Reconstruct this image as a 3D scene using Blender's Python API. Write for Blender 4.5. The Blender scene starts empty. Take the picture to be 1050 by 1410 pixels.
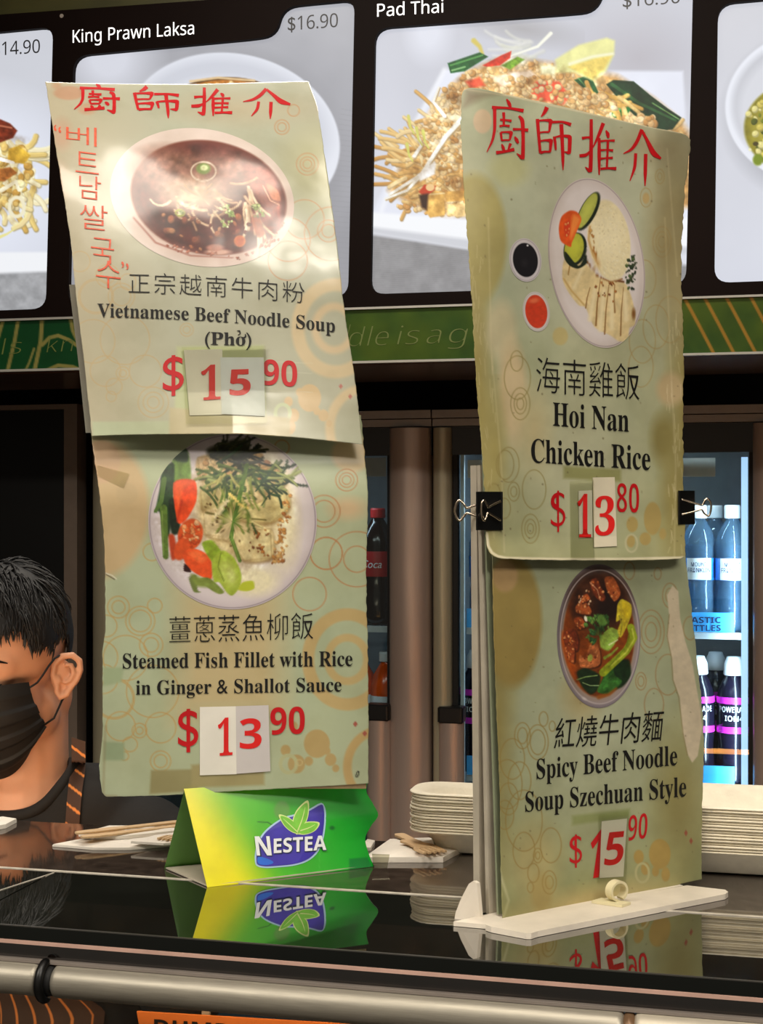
import bpy, bmesh, math, random
import numpy as np
from mathutils import Vector, Matrix

# ------------------------------------------------------------------ camera, world, lights, exposure
SC = bpy.context.scene
COL = SC.collection
FOC, CX, CY = 2000.0, 525.0, 705.0            # focal length and centre, for a 1050 x 1410 frame
CAM_Z, YAW = 1.6, math.radians(14)
cam_data = bpy.data.cameras.new('camera')
cam_data.sensor_fit = 'HORIZONTAL'
cam_data.sensor_width = 36.0
cam_data.lens = 36.0 * FOC / 1050.0
cam_data.clip_start = 0.02
cam = bpy.data.objects.new('camera', cam_data)
COL.objects.link(cam)
cam.location = (0, 0, CAM_Z)
cam.rotation_euler = (math.radians(90), 0, YAW)
SC.camera = cam

SC.view_settings.view_transform = 'Standard'
SC.view_settings.look = 'None'
SC.view_settings.gamma = 1.0
SC.view_settings.use_curve_mapping = False
SC.view_settings.exposure = 0.0
SC.cycles.transparent_max_bounces = 24

world = bpy.data.worlds.new('world')
SC.world = world
world.use_nodes = True
world.node_tree.nodes['Background'].inputs[0].default_value = (1.0, 0.86, 0.70, 1)
world.node_tree.nodes['Background'].inputs[1].default_value = 0.22

def area_light(name, loc, target, sx, sy, power, col):
    d = bpy.data.lights.new(name, 'AREA')
    d.shape = 'RECTANGLE'; d.size = sx; d.size_y = sy
    d.energy = power; d.color = col
    o = bpy.data.objects.new(name, d)
    COL.objects.link(o)
    o.location = loc
    o.rotation_euler = (Vector(target) - Vector(loc)).to_track_quat('-Z', 'Y').to_euler()
    return o

WARM = (1.0, 0.925, 0.82)
LIGHTS = [  # ceiling panels: x, y, size x, size y, power
    (-0.12, 0.40, 0.80, 0.50, 12.0),
    (1.05, -0.25, 1.20, 0.30, 32.0),
    (-1.45, -0.30, 1.20, 0.30, 30.0),
    (-0.50, 1.95, 1.20, 0.30, 18.0),
]
CEIL = 2.92
for (lx, ly, sx, sy, pw) in LIGHTS:
    area_light('ceiling_lamp_light', (lx, ly, CEIL - 0.045), (lx, ly, 0), sx, sy, pw, WARM)

# ------------------------------------------------------------------ geometry helpers
FW = np.array([-math.sin(YAW), math.cos(YAW), 0.0])
RT = np.array([math.cos(YAW), math.sin(YAW), 0.0])
UPV = np.array([0.0, 0.0, 1.0])
CAMP = np.array([0.0, 0.0, CAM_Z])

def ray(px, py):
    px = np.asarray(px, float); py = np.asarray(py, float)
    a = (px - CX) / FOC; b = (CY - py) / FOC
    return FW + a[..., None] * RT + b[..., None] * UPV

def P(px, py, d):
    """The place seen at (px, py) at distance d along the viewing axis."""
    return CAMP + ray(px, py) * np.asarray(d, float)[..., None]

def on_y(px, py, y0):
    r = ray(px, py)
    return CAMP + r * (y0 / r[..., 1])[..., None]

def on_z(px, py, z0):
    r = ray(px, py)
    return CAMP + r * ((z0 - CAM_Z) / r[..., 2])[..., None]

def root_loc(o):
    v = Vector((0, 0, 0))
    while o is not None:
        v += o.location
        o = o.parent
    return v

def mk(name, verts, faces, mat, parent=None, smooth=False, cols=None, mats=None, fmat=None):
    """One mesh object from world coordinates, under its parent."""
    off = np.array(root_loc(parent)) if parent is not None else np.zeros(3)
    verts = np.asarray(verts, float) - off
    me = bpy.data.meshes.new(name)
    if isinstance(faces, np.ndarray):
        n, k = faces.shape
        me.vertices.add(len(verts)); me.vertices.foreach_set('co', verts.astype(np.float32).ravel())
        me.loops.add(n * k); me.loops.foreach_set('vertex_index', faces.astype(np.int32).ravel())
        me.polygons.add(n)
        me.polygons.foreach_set('loop_start', (np.arange(n) * k).astype(np.int32))
        me.update(calc_edges=True); me.validate()
    else:
        me.from_pydata([tuple(v) for v in verts], [], [tuple(f) for f in faces])
        me.update()
    for m in (mats or [mat]):
        me.materials.append(m)
    if fmat is not None:
        me.polygons.foreach_set('material_index', np.asarray(fmat, np.int32))
    me.polygons.foreach_set('use_smooth', np.full(len(me.polygons), bool(smooth)))
    if cols is not None:
        at = me.color_attributes.new('Col', 'FLOAT_COLOR', 'POINT')
        c4 = np.ones((len(verts), 4), np.float32); c4[:, :3] = cols
        at.data.foreach_set('color', c4.ravel())
    o = bpy.data.objects.new(name, me)
    COL.objects.link(o)
    if parent is not None:
        o.parent = parent
    return o

def tag(o, label=None, cat=None, group=None, kind=None):
    if label: o['label'] = label
    if cat: o['category'] = cat
    if group: o['group'] = group
    if kind: o['kind'] = kind
    return o

def thing(name, loc, label, cat, group=None):
    o = bpy.data.objects.new(name, None)
    o.empty_display_size = 0.05
    COL.objects.link(o)
    o.location = tuple(float(v) for v in loc)
    return tag(o, label, cat, group)

def rebase(o):
    """Moves a top-level mesh's origin to the middle of its base."""
    me = o.data
    n = len(me.vertices)
    a = np.zeros(n * 3, np.float32); me.vertices.foreach_get('co', a); a = a.reshape(-1, 3)
    lo, hi = a.min(0), a.max(0)
    c = np.array([(lo[0] + hi[0]) / 2, (lo[1] + hi[1]) / 2, lo[2]])
    me.vertices.foreach_set('co', (a - c).astype(np.float32).ravel()); me.update()
    o.location = tuple(float(v) for v in c)
    return o

class MB:
    """Collects shapes for one mesh."""
    def __init__(s): s.v = []; s.f = []; s.m = []; s.cur = 0
    def add(s, vs, fs):
        o = len(s.v)
        s.v += [tuple(map(float, v)) for v in vs]
        s.f += [tuple(i + o for i in f) for f in fs]
        s.m += [s.cur] * len(fs)
        return s
    def hexa(s, c):                     # 8 corners: bottom 4, top 4
        return s.add(c, [(0, 3, 2, 1), (4, 5, 6, 7), (0, 1, 5, 4), (1, 2, 6, 5), (2, 3, 7, 6), (3, 0, 4, 7)])
    def box(s, x0, x1, y0, y1, z0, z1):
        return s.hexa([(x0, y0, z0), (x1, y0, z0), (x1, y1, z0), (x0, y1, z0), (x0, y0, z1), (x1, y0, z1), (x1, y1, z1), (x0, y1, z1)])
    def rbox(s, x0, x1, y0, y1, z0, z1, r=0.003, n=3):
        """Box with rounded vertical edges and chamfered ends."""
        r = min(r, (x1 - x0) / 2.01, (y1 - y0) / 2.01)
        def ringpts(ins, z):
            out = []
            for (cx, cy, a0) in ((x1 - r, y1 - r, 0), (x0 + r, y1 - r, 90), (x0 + r, y0 + r, 180), (x1 - r, y0 + r, 270)):
                for k in range(n + 1):
                    a = math.radians(a0 + 90 * k / n)
                    out.append((cx + (r - ins) * math.cos(a), cy + (r - ins) * math.sin(a), z))
            return out
        c = min(r * 0.5, (z1 - z0) / 4)
        rings = [ringpts(c, z0), ringpts(0, z0 + c), ringpts(0, z1 - c), ringpts(c, z1)]
        return s.loft(rings, True, True)
    def loft(s, rings, cap0=False, cap1=False):
        k = len(rings[0]); vs = [p for r in rings for p in r]; fs = []
        for i in range(len(rings) - 1):
            for j in range(k):
                a, b = i * k + j, i * k + (j + 1) % k
                fs.append((a, b, b + k, a + k))
        if cap0: fs.append(tuple(range(k))[::-1])
        if cap1: fs.append(tuple((len(rings) - 1) * k + j for j in range(k)))
        return s.add(vs, fs)
    def tube(s, pts, r, n=8, cap=True):
        pts = [Vector(p) for p in pts]
        rad = r if hasattr(r, '__len__') else [r] * len(pts)
        rings = []
        prev = None
        for i, p in enumerate(pts):
            t = (pts[min(i + 1, len(pts) - 1)] - pts[max(i - 1, 0)]).normalized()
            if prev is None:
                ref = Vector((0, 0, 1)) if abs(t.z) < 0.9 else Vector((1, 0, 0))
                u = t.cross(ref).normalized()
            else:
                u = (prev - t * prev.dot(t)).normalized()
            prev = u
            w = t.cross(u)
            rings.append([tuple(p + (u * math.cos(2 * math.pi * k / n) + w * math.sin(2 * math.pi * k / n)) * rad[i]) for k in range(n)])
        return s.loft(rings, cap, cap)
    def lathe(s, prof, c=(0, 0, 0), n=32, cap0=False, cap1=False):
        rings = [[(c[0] + r * math.cos(2 * math.pi * k / n), c[1] + r * math.sin(2 * math.pi * k / n), c[2] + z) for k in range(n)] for (r, z) in prof]
        return s.loft(rings, cap0, cap1)
    def prism(s, poly, off):
        """Flat outline (list of 3-D points) pushed along off."""
        n = len(poly); off = Vector(off)
        a = [Vector(p) for p in poly]; b = [p + off for p in a]
        fs = [tuple(range(n))[::-1], tuple(range(n, 2 * n))]
        for i in range(n):
            j = (i + 1) % n
            fs.append((i, j, j + n, i + n))
        return s.add(a + b, fs)
    def build(s, name, mat, parent=None, smooth=False, mats=None):
        return mk(name, s.v, s.f, mat, parent, smooth, mats=mats, fmat=s.m if mats else None)

def fix_normals(o):
    bm = bmesh.new(); bm.from_mesh(o.data)
    bmesh.ops.recalc_face_normals(bm, faces=bm.faces)
    bm.to_mesh(o.data); bm.free()
    return o

def smooth_by_angle(o, deg=40):
    me = o.data
    me.polygons.foreach_set('use_smooth', np.ones(len(me.polygons), bool))
    try: me.set_sharp_from_angle(angle=math.radians(deg))
    except Exception: pass
    return o

# ------------------------------------------------------------------ materials
def lin(c):
    c = np.asarray(c, float) / 255.0
    return np.where(c <= 0.04045, c / 12.92, ((c + 0.055) / 1.055) ** 2.4)

def mat(name, col, rough=0.5, metal=0.0, noise=0.06, nscale=40.0, bump=0.0, bscale=60.0, ior=1.5, trans=0.0, coat=0.0, emit=None, stretch=None):
    m = bpy.data.materials.new(name); m.use_nodes = True
    nt = m.node_tree; b = nt.nodes['Principled BSDF']
    c = lin(col)
    tc = nt.nodes.new('ShaderNodeTexCoord')
    src = tc.outputs['Object']
    if stretch:
        mp = nt.nodes.new('ShaderNodeMapping'); mp.inputs['Scale'].default_value = stretch
        nt.links.new(src, mp.inputs['Vector']); src = mp.outputs['Vector']
    n = nt.nodes.new('ShaderNodeTexNoise'); n.inputs['Scale'].default_value = nscale; n.inputs['Detail'].default_value = 4
    nt.links.new(src, n.inputs['Vector'])
    r = nt.nodes.new('ShaderNodeValToRGB')
    r.color_ramp.elements[0].position = 0.3; r.color_ramp.elements[1].position = 0.7
    r.color_ramp.elements[0].color = (*(c * (1 - noise)), 1); r.color_ramp.elements[1].color = (*np.minimum(c * (1 + noise), 1), 1)
    nt.links.new(n.outputs['Fac'], r.inputs['Fac']); nt.links.new(r.outputs['Color'], b.inputs['Base Color'])
    b.inputs['Roughness'].default_value = rough; b.inputs['Metallic'].default_value = metal
    b.inputs['IOR'].default_value = ior; b.inputs['Transmission Weight'].default_value = trans
    b.inputs['Coat Weight'].default_value = coat
    if bump:
        n2 = nt.nodes.new('ShaderNodeTexNoise'); n2.inputs['Scale'].default_value = bscale; n2.inputs['Detail'].default_value = 3
        nt.links.new(src, n2.inputs['Vector'])
        bp = nt.nodes.new('ShaderNodeBump'); bp.inputs['Strength'].default_value = bump; bp.inputs['Distance'].default_value = 0.002
        nt.links.new(n2.outputs['Fac'], bp.inputs['Height']); nt.links.new(bp.outputs['Normal'], b.inputs['Normal'])
    if emit:
        b.inputs['Emission Color'].default_value = (*lin(emit[0]), 1); b.inputs['Emission Strength'].default_value = emit[1]
    return m

def mat_print(name, rough=0.3, coat=0.0, coat_rough=0.1, bump=0.0, bscale=9.0, fine=0.0, spec=0.5):
    """Printed paper: colour from the artwork, gloss from its film."""
    m = bpy.data.materials.new(name); m.use_nodes = True
    nt = m.node_tree; b = nt.nodes['Principled BSDF']
    a = nt.nodes.new('ShaderNodeAttribute'); a.attribute_name = 'Col'
    tc = nt.nodes.new('ShaderNodeTexCoord')
    n = nt.nodes.new('ShaderNodeTexNoise'); n.inputs['Scale'].default_value = 25; n.inputs['Detail'].default_value = 5
    nt.links.new(tc.outputs['Object'], n.inputs['Vector'])
    mx = nt.nodes.new('ShaderNodeMix'); mx.data_type = 'RGBA'; mx.blend_type = 'MULTIPLY'; mx.inputs['Factor'].default_value = 1
    rp = nt.nodes.new('ShaderNodeValToRGB'); rp.color_ramp.elements[0].color = (.9, .89, .86, 1); rp.color_ramp.elements[1].color = (1, 1, 1, 1)
    rp.color_ramp.elements[0].position = .35; rp.color_ramp.elements[1].position = .55
    nt.links.new(n.outputs['Fac'], rp.inputs['Fac'])
    nt.links.new(a.outputs['Color'], mx.inputs['A']); nt.links.new(rp.outputs['Color'], mx.inputs['B'])
    nt.links.new(mx.outputs['Result'], b.inputs['Base Color'])
    b.inputs['Roughness'].default_value = rough
    b.inputs['Specular IOR Level'].default_value = spec
    b.inputs['Coat Weight'].default_value = coat; b.inputs['Coat Roughness'].default_value = coat_rough
    if bump:
        n2 = nt.nodes.new('ShaderNodeTexNoise'); n2.inputs['Scale'].default_value = bscale; n2.inputs['Detail'].default_value = 2
        nt.links.new(tc.outputs['Object'], n2.inputs['Vector'])
        bp = nt.nodes.new('ShaderNodeBump'); bp.inputs['Strength'].default_value = bump; bp.inputs['Distance'].default_value = 0.01
        nt.links.new(n2.outputs['Fac'], bp.inputs['Height'])
        nt.links.new(bp.outputs['Normal'], b.inputs['Normal']); nt.links.new(bp.outputs['Normal'], b.inputs['Coat Normal'])
    return m

def mat_lit(name, strength=1.0):
    """Backlit print."""
    m = bpy.data.materials.new(name); m.use_nodes = True
    nt = m.node_tree; b = nt.nodes['Principled BSDF']
    a = nt.nodes.new('ShaderNodeAttribute'); a.attribute_name = 'Col'
    b.inputs['Base Color'].default_value = (0.02, 0.02, 0.02, 1); b.inputs['Roughness'].default_value = 0.35
    b.inputs['Specular IOR Level'].default_value = 0.2
    nt.links.new(a.outputs['Color'], b.inputs['Emission Color']); b.inputs['Emission Strength'].default_value = strength
    return m

def mat_pane(name, tint=(235, 242, 240), f0=1.5, rough=0.0, body=0.0, bcol=(200, 215, 225)):
    """Clear sheet: see-through with a surface reflection."""
    m = bpy.data.materials.new(name); m.use_nodes = True
    nt = m.node_tree; nt.nodes.remove(nt.nodes['Principled BSDF'])
    out = nt.nodes['Material Output']
    t = nt.nodes.new('ShaderNodeBsdfTransparent'); t.inputs[0].default_value = (*lin(tint), 1)
    g = nt.nodes.new('ShaderNodeBsdfGlossy'); g.inputs['Roughness'].default_value = rough
    fr = nt.nodes.new('ShaderNodeFresnel'); fr.inputs['IOR'].default_value = f0
    mx = nt.nodes.new('ShaderNodeMixShader')
    nt.links.new(fr.outputs[0], mx.inputs[0]); nt.links.new(t.outputs[0], mx.inputs[1]); nt.links.new(g.outputs[0], mx.inputs[2])
    last = mx
    if body:
        df = nt.nodes.new('ShaderNodeBsdfDiffuse'); df.inputs[0].default_value = (*lin(bcol), 1)
        tl = nt.nodes.new('ShaderNodeBsdfTranslucent'); tl.inputs[0].default_value = (*lin(bcol), 1)
        ad = nt.nodes.new('ShaderNodeMixShader'); nt.links.new(df.outputs[0], ad.inputs[1]); nt.links.new(tl.outputs[0], ad.inputs[2])
        last = nt.nodes.new('ShaderNodeMixShader'); last.inputs[0].default_value = body
        nt.links.new(mx.outputs[0], last.inputs[1]); nt.links.new(ad.outputs[0], last.inputs[2])
    nt.links.new(last.outputs[0], out.inputs['Surface'])
    return m

# ------------------------------------------------------------------ painting artwork point by point (colours in sRGB 0-255)
def hash2(i, j, s):
    h = (i.astype(np.int64) * 374761393 + j.astype(np.int64) * 668265263 + s * 1442695041) & 0x7fffffff
    h = ((h ^ (h >> 13)) * 1274126177) & 0x7fffffff
    return ((h ^ (h >> 16)) & 0xffff) / 65535.0

def vnoise(x, y, scale, seed=0, oct=3):
    r = 0; amp = 1; tot = 0
    for o in range(oct):
        X = x / scale; Y = y / scale
        i = np.floor(X); j = np.floor(Y); fx = X - i; fy = Y - j
        fx = fx * fx * (3 - 2 * fx); fy = fy * fy * (3 - 2 * fy)
        a = hash2(i, j, seed + o); b = hash2(i + 1, j, seed + o); c = hash2(i, j + 1, seed + o); d = hash2(i + 1, j + 1, seed + o)
        r = r + amp * ((a * (1 - fx) + b * fx) * (1 - fy) + (c * (1 - fx) + d * fx) * fy)
        tot += amp; amp *= 0.55; scale = scale / 2.1
    return r / tot

def rounded(pts, n=5):
    out = []; k = len(pts)
    for i in range(k):
        p0, p1, p2, p3 = pts[i - 1], pts[i], pts[(i + 1) % k], pts[(i + 2) % k]
        for t in np.linspace(0, 1, n, endpoint=False):
            out.append(.5 * (2 * p1 + (p2 - p0) * t * .8 + (2 * p0 - 5 * p1 + 4 * p2 - p3) * t ** 2 * 0 + (6 * (p2 - p1) - 1.6 * (p2 - p0) - .8 * (p3 - p1)) * t ** 2 + (-4 * (p2 - p1) + .8 * (p2 - p0) + .8 * (p3 - p1)) * t ** 3))
    return np.array(out)

class Paint:
    def __init__(s, px, py, base):
        s.x = np.asarray(px, float).ravel(); s.y = np.asarray(py, float).ravel()
        s.c = np.empty((len(s.x), 3)); s.c[:] = base; s.round = False
    def sub(s, x0, x1, y0, y1):
        return np.nonzero((s.x > x0) & (s.x < x1) & (s.y > y0) & (s.y < y1))[0]
    def put(s, idx, m, col, a=1.0, tex=None):
        col = np.asarray(col, float)
        if tex:
            n = vnoise(s.x[idx], s.y[idx], tex[0], tex[2] if len(tex) > 2 else 3, 3)[:, None]
            col = col * (1 + tex[1] * (n - 0.5) * 2)
        m = np.clip(m * a, 0, 1)[:, None]
        s.c[idx] = s.c[idx] * (1 - m) + col * m
    def ell(s, cx, cy, rx, ry, col, rot=0, soft=1.2, a=1.0, tex=None):
        R = max(rx, ry) + soft + 1
        idx = s.sub(cx - R, cx + R, cy - R, cy + R)
        if not len(idx): return s
        t = math.radians(rot); dx = s.x[idx] - cx; dy = s.y[idx] - cy
        u = (dx * math.cos(t) + dy * math.sin(t)) / rx; v = (-dx * math.sin(t) + dy * math.cos(t)) / ry
        r = np.sqrt(u * u + v * v)
        s.put(idx, (1 - r) * min(rx, ry) / soft + 0.5, col, a, tex)
        return s
    def ring(s, cx, cy, rx, ry, w, col, a=1.0, rot=0, soft=1.0):
        R = max(rx, ry) + w + 2
        idx = s.sub(cx - R, cx + R, cy - R, cy + R)
        if not len(idx): return s
        t = math.radians(rot); dx = s.x[idx] - cx; dy = s.y[idx] - cy
        u = (dx * math.cos(t) + dy * math.sin(t)) / rx; v = (-dx * math.sin(t) + dy * math.cos(t)) / ry
        r = np.sqrt(u * u + v * v) + 1e-6
        g = np.sqrt((u / rx) ** 2 + (v / ry) ** 2) / r
        dist = np.abs(r - 1) / g
        s.put(idx, (w / 2 - dist) / soft + 0.5, col, a)
        return s
    def line(s, pts, w, col, w2=None, a=1.0, soft=1.0, tex=None):
        pts = np.asarray(pts, float); w2 = w if w2 is None else w2
        R = max(w, w2) + soft + 1
        idx = s.sub(pts[:, 0].min() - R, pts[:, 0].max() + R, pts[:, 1].min() - R, pts[:, 1].max() + R)
        if not len(idx): return s
        x = s.x[idx]; y = s.y[idx]; best = np.full(len(idx), -1e9)
        L = np.r_[0, np.cumsum(np.hypot(*np.diff(pts, axis=0).T))]; T = L[-1] + 1e-9
        for k in range(len(pts) - 1):
            (ax, ay), (bx, by) = pts[k], pts[k + 1]
            ex, ey = bx - ax, by - ay; q = ex * ex + ey * ey + 1e-9
            t = np.clip(((x - ax) * ex + (y - ay) * ey) / q, 0, 1)
            d = np.hypot(x - ax - t * ex, y - ay - t * ey)
            f = (L[k] + t * math.sqrt(q)) / T
            best = np.maximum(best, (w * (1 - f) + w2 * f) / 2 - d)
        s.put(idx, best / soft + 0.5, col, a, tex)
        return s
    def poly(s, pts, col, soft=1.2, a=1.0, tex=None):
        pts = np.asarray(pts, float)
        if s.round and len(pts) >= 4: pts = rounded(pts)
        R = soft + 1
        idx = s.sub(pts[:, 0].min() - R, pts[:, 0].max() + R, pts[:, 1].min() - R, pts[:, 1].max() + R)
        if not len(idx): return s
        x = s.x[idx]; y = s.y[idx]; ins = np.zeros(len(idx), bool); dist = np.full(len(idx), 1e9)
        for k in range(len(pts)):
            (ax, ay), (bx, by) = pts[k], pts[(k + 1) % len(pts)]
            c = (ay > y) != (by > y)
            with np.errstate(divide='ignore', invalid='ignore'):
                ins ^= c & (x < (bx - ax) * (y - ay) / (by - ay + 1e-12) + ax)
            ex, ey = bx - ax, by - ay; q = ex * ex + ey * ey + 1e-9
            t = np.clip(((x - ax) * ex + (y - ay) * ey) / q, 0, 1)
            dist = np.minimum(dist, np.hypot(x - ax - t * ex, y - ay - t * ey))
        s.put(idx, np.where(ins, dist, -dist) / soft + 0.5, col, a, tex)
        return s
    def shade(s, poly, scale, amp, seed=1, soft=8):
        """Uneven tone of a printed photograph inside an outline."""
        q = Paint(s.x, s.y, (0, 0, 0)); q.poly(poly, (1, 1, 1), soft); m = q.c[:, :1]
        n = vnoise(s.x, s.y, scale, seed, 3)[:, None]
        s.c *= 1 + m * amp * (n - .5) * 2 * np.array((.8, 1.0, 1.25))
    def crumbs(s, poly, n, r0, r1, pal, seed=1, asp=0.7, soft=1.3, shade=0.78, a=1.0):
        """Scattered small lumps (nuts, grains, herbs) inside an outline."""
        rnd = random.Random(seed); poly = np.asarray(poly, float)
        lo = poly.min(0); hi = poly.max(0); k = 0; tries = 0
        while k < n and tries < n * 30:
            tries += 1
            x = rnd.uniform(lo[0], hi[0]); y = rnd.uniform(lo[1], hi[1])
            if not inside(poly, x, y): continue
            k += 1
            r = rnd.uniform(r0, r1); c = np.array(rnd.choice(pal), float); ang = rnd.uniform(0, 180); q = rnd.uniform(asp, 1)
            s.ell(x + r * .18, y + r * .25, r, r * q, c * shade, ang, soft, a)
            s.ell(x, y, r * .85, r * q * .8, c, ang, soft, a)
            if r > 2: s.ell(x - r * .25, y - r * .25, r * .4, r * .3, np.minimum(c * 1.12 + 6, 255), ang, soft, .5 * a)
        return s
    def strands(s, poly, n, L0, L1, w, pal, seed=1, ang=(0, 180), curl=0.5, a=1.0, soft=1.6):
        rnd = random.Random(seed); poly = np.asarray(poly, float)
        lo = poly.min(0); hi = poly.max(0); k = 0; tries = 0
        while k < n and tries < n * 30:
            tries += 1
            x = rnd.uniform(lo[0], hi[0]); y = rnd.uniform(lo[1], hi[1])
            if not inside(poly, x, y): continue
            k += 1
            t = math.radians(rnd.uniform(*ang)); L = rnd.uniform(L0, L1); cv = rnd.uniform(-curl, curl); pts = []
            for i in range(6):
                pts.append((x, y)); x += math.cos(t) * L / 5; y += math.sin(t) * L / 5; t += cv / 2
            c = np.array(rnd.choice(pal), float)
            s.line(np.array(pts) + (0.6, 0.9), w, c * 0.74, a=a * .7, soft=soft); s.line(pts, w, c, w * .7, a=a, soft=soft)
            s.line(np.array(pts) - (0.25 * w, 0.25 * w), w * .3, np.minimum(c * 1.12 + 8, 255), a=a * .5, soft=soft)
        return s
    def out(s): return lin(np.clip(s.c, 0, 255))

def inside(poly, x, y):
    c = False; n = len(poly)
    for k in range(n):
        ax, ay = poly[k]; bx, by = poly[(k + 1) % n]
        if (ay > y) != (by > y) and x < (bx - ax) * (y - ay) / (by - ay) + ax: c = not c
    return c

def grid_faces(nu, nv):
    i = np.arange(nv - 1)[:, None] * nu + np.arange(nu - 1)[None, :]
    i = i.ravel()
    return np.stack([i, i + nu, i + nu + 1, i + 1], 1)

def ellpts(cx, cy, rx, ry, n=24, rot=0):
    t = math.radians(rot)
    return [(cx + rx * math.cos(a) * math.cos(t) - ry * math.sin(a) * math.sin(t), cy + rx * math.cos(a) * math.sin(t) + ry * math.sin(a) * math.cos(t)) for a in np.linspace(0, 2 * math.pi, n, endpoint=False)]

# ------------------------------------------------------------------ lettering
def _conv(s, up, lo, dg):
    r = ''
    for ch in s:
        if 'A' <= ch <= 'Z': r += chr(up + ord(ch) - 65)
        elif 'a' <= ch <= 'z': r += chr(lo + ord(ch) - 97)
        elif '0' <= ch <= '9': r += chr(dg + ord(ch) - 48)
        else: r += ch
    return r
def serif(s): return _conv(s, 0x1D400, 0x1D41A, 0x1D7CE)       # bold book face
def sansb(s): return _conv(s, 0x1D5D4, 0x1D5EE, 0x1D7EC)       # bold plain face
def sans(s): return _conv(s, 0x1D5A0, 0x1D5BA, 0x1D7E2)        # plain face

_glyphs = {}
def glyphs(s, offset=0.0, space=1.0):
    key = (s, offset, space)
    if key not in _glyphs:
        c = bpy.data.curves.new('lettering', 'FONT'); c.body = s; c.size = 1.0; c.offset = offset; c.space_character = space
        c.resolution_u = 4
        o = bpy.data.objects.new('lettering', c); COL.objects.link(o)
        bpy.context.view_layer.update()
        me = bpy.data.meshes.new_from_object(o.evaluated_get(bpy.context.evaluated_depsgraph_get()))
        v = np.zeros(len(me.vertices) * 3); me.vertices.foreach_get('co', v); v = v.reshape(-1, 3)[:, :2]
        f = [tuple(p.vertices) for p in me.polygons]
        bpy.data.objects.remove(o); bpy.data.curves.remove(c); bpy.data.meshes.remove(me)
        _glyphs[key] = (v, f)
    return _glyphs[key]

def place_text(s, p0, p1, h, sag=0.0, ref=None, up=None, offset=0.0, space=1.0, slant=0.0):
    """Letters between p0 and p1 (ends of the base line, in picture coordinates); h = height of ref (default: whole string).
    Returns 2-D positions and faces."""
    v, f = glyphs(s, offset, space)
    p0 = np.array(p0, float); p1 = np.array(p1, float)
    x0, x1 = v[:, 0].min(), v[:, 0].max()
    if ref is None: yb, yt = v[:, 1].min(), v[:, 1].max()
    else:
        g = glyphs(ref, offset, space)[0]; yb, yt = g[:, 1].min(), g[:, 1].max()
    t = (v[:, 0] - x0) / (x1 - x0)
    base = p0 + (p1 - p0) * t[:, None]
    base[:, 1] += sag * 4 * t * (1 - t)
    u = np.array([0.0, -1.0]) if up is None else np.array(up, float)
    k = (v[:, 1] - yb) / (yt - yb) * h
    out = base + u * k[:, None]
    out[:, 0] += slant * k
    return out, f

# ------------------------------------------------------------------ materials in use
M = {}
M['floor'] = mat('floor_tiles', (70, 62, 55), 0.35, noise=.15, nscale=6)
M['wall'] = mat('dark_wall_paint', (26, 23, 21), 0.55)
M['ceil'] = mat('ceiling_paint', (120, 110, 98), 0.8)
M['bulk'] = mat('dark_brown_laminate', (72, 48, 36), 0.22, noise=.12, nscale=5)
M['olive'] = mat('olive_fascia', (58, 56, 22), 0.5, noise=.5, nscale=4)
M['board'] = mat('black_brown_board', (17, 9, 7), 0.6, noise=.25, nscale=3, ior=1.15)
M['alu'] = mat('brushed_aluminium', (184, 164, 152), 0.36, metal=0.4, noise=.05, nscale=30, stretch=(60, 60, 1))
M['alu_green'] = mat('satin_aluminium', (176, 168, 142), 0.36, metal=0.3, noise=.05, nscale=30, stretch=(60, 60, 1))
M['grey_metal'] = mat('painted_grey_metal', (150, 140, 132), 0.4, metal=.2)
M['post'] = mat('dark_grey_frame', (58, 56, 52), 0.5)
M['black'] = mat('black_plastic', (9, 9, 9), 0.4)
M['blackgap'] = mat('black_rubber', (5, 5, 5), 0.7)
M['liner'] = mat('fridge_liner', (112, 120, 126), 0.5)
M['shelf'] = mat('white_wire_shelf', (190, 195, 195), 0.4)
M['pane'] = mat_pane('clear_glass', (235, 244, 246), 1.4)
M['blue'] = mat('blue_price_strip', (64, 165, 232), 0.4)
M['label_w'] = mat('white_label', (228, 232, 235), 0.5)
M['ink_navy'] = mat('navy_ink', (22, 38, 82), 0.5)
M['ink_black'] = mat('black_ink', (14, 13, 12), 0.5, noise=.2)
M['ink_red'] = mat('red_ink', (196, 20, 28), 0.4, noise=.08)
M['ink_red2'] = mat('bright_red_ink', (226, 36, 34), 0.4, noise=.08)
M['ink_orange'] = mat('faded_red_pen', (222, 92, 62), 0.5, noise=.25, nscale=300)
M['stone'] = mat('polished_brown_stone', (58, 49, 43), 0.05, noise=.35, nscale=90, ior=3.3)
M['counter_glass'] = mat('dark_counter_glass', (30, 31, 27), 0.02, noise=.2, nscale=15, ior=5.5)
M['glass_edge'] = mat('black_green_glass_edge', (3, 8, 5), 0.15)
M['seam'] = mat('worn_metal_seam', (200, 192, 178), 0.4, metal=.2, noise=.2, nscale=80)
M['fascia'] = mat('dark_gloss_fascia', (22, 17, 14), 0.12, noise=.5, nscale=60, ior=1.9)
M['rail'] = mat('satin_steel_rail', (164, 158, 144), 0.46, metal=0.55, noise=.1, nscale=25, stretch=(2, 40, 40))
M['rail_worn'] = mat('worn_pale_rail', (196, 188, 170), 0.5, metal=0.5, noise=.12, nscale=30)
M['pink'] = mat('pale_glass_bevel', (215, 176, 160), 0.35, noise=.1)
M['white_emit'] = mat('lit_white_letters', (245, 245, 245), 0.5, emit=((236, 236, 240), 1.0))
M['dark_ink'] = mat('dark_grey_ink', (30, 30, 34), 0.5)

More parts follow.
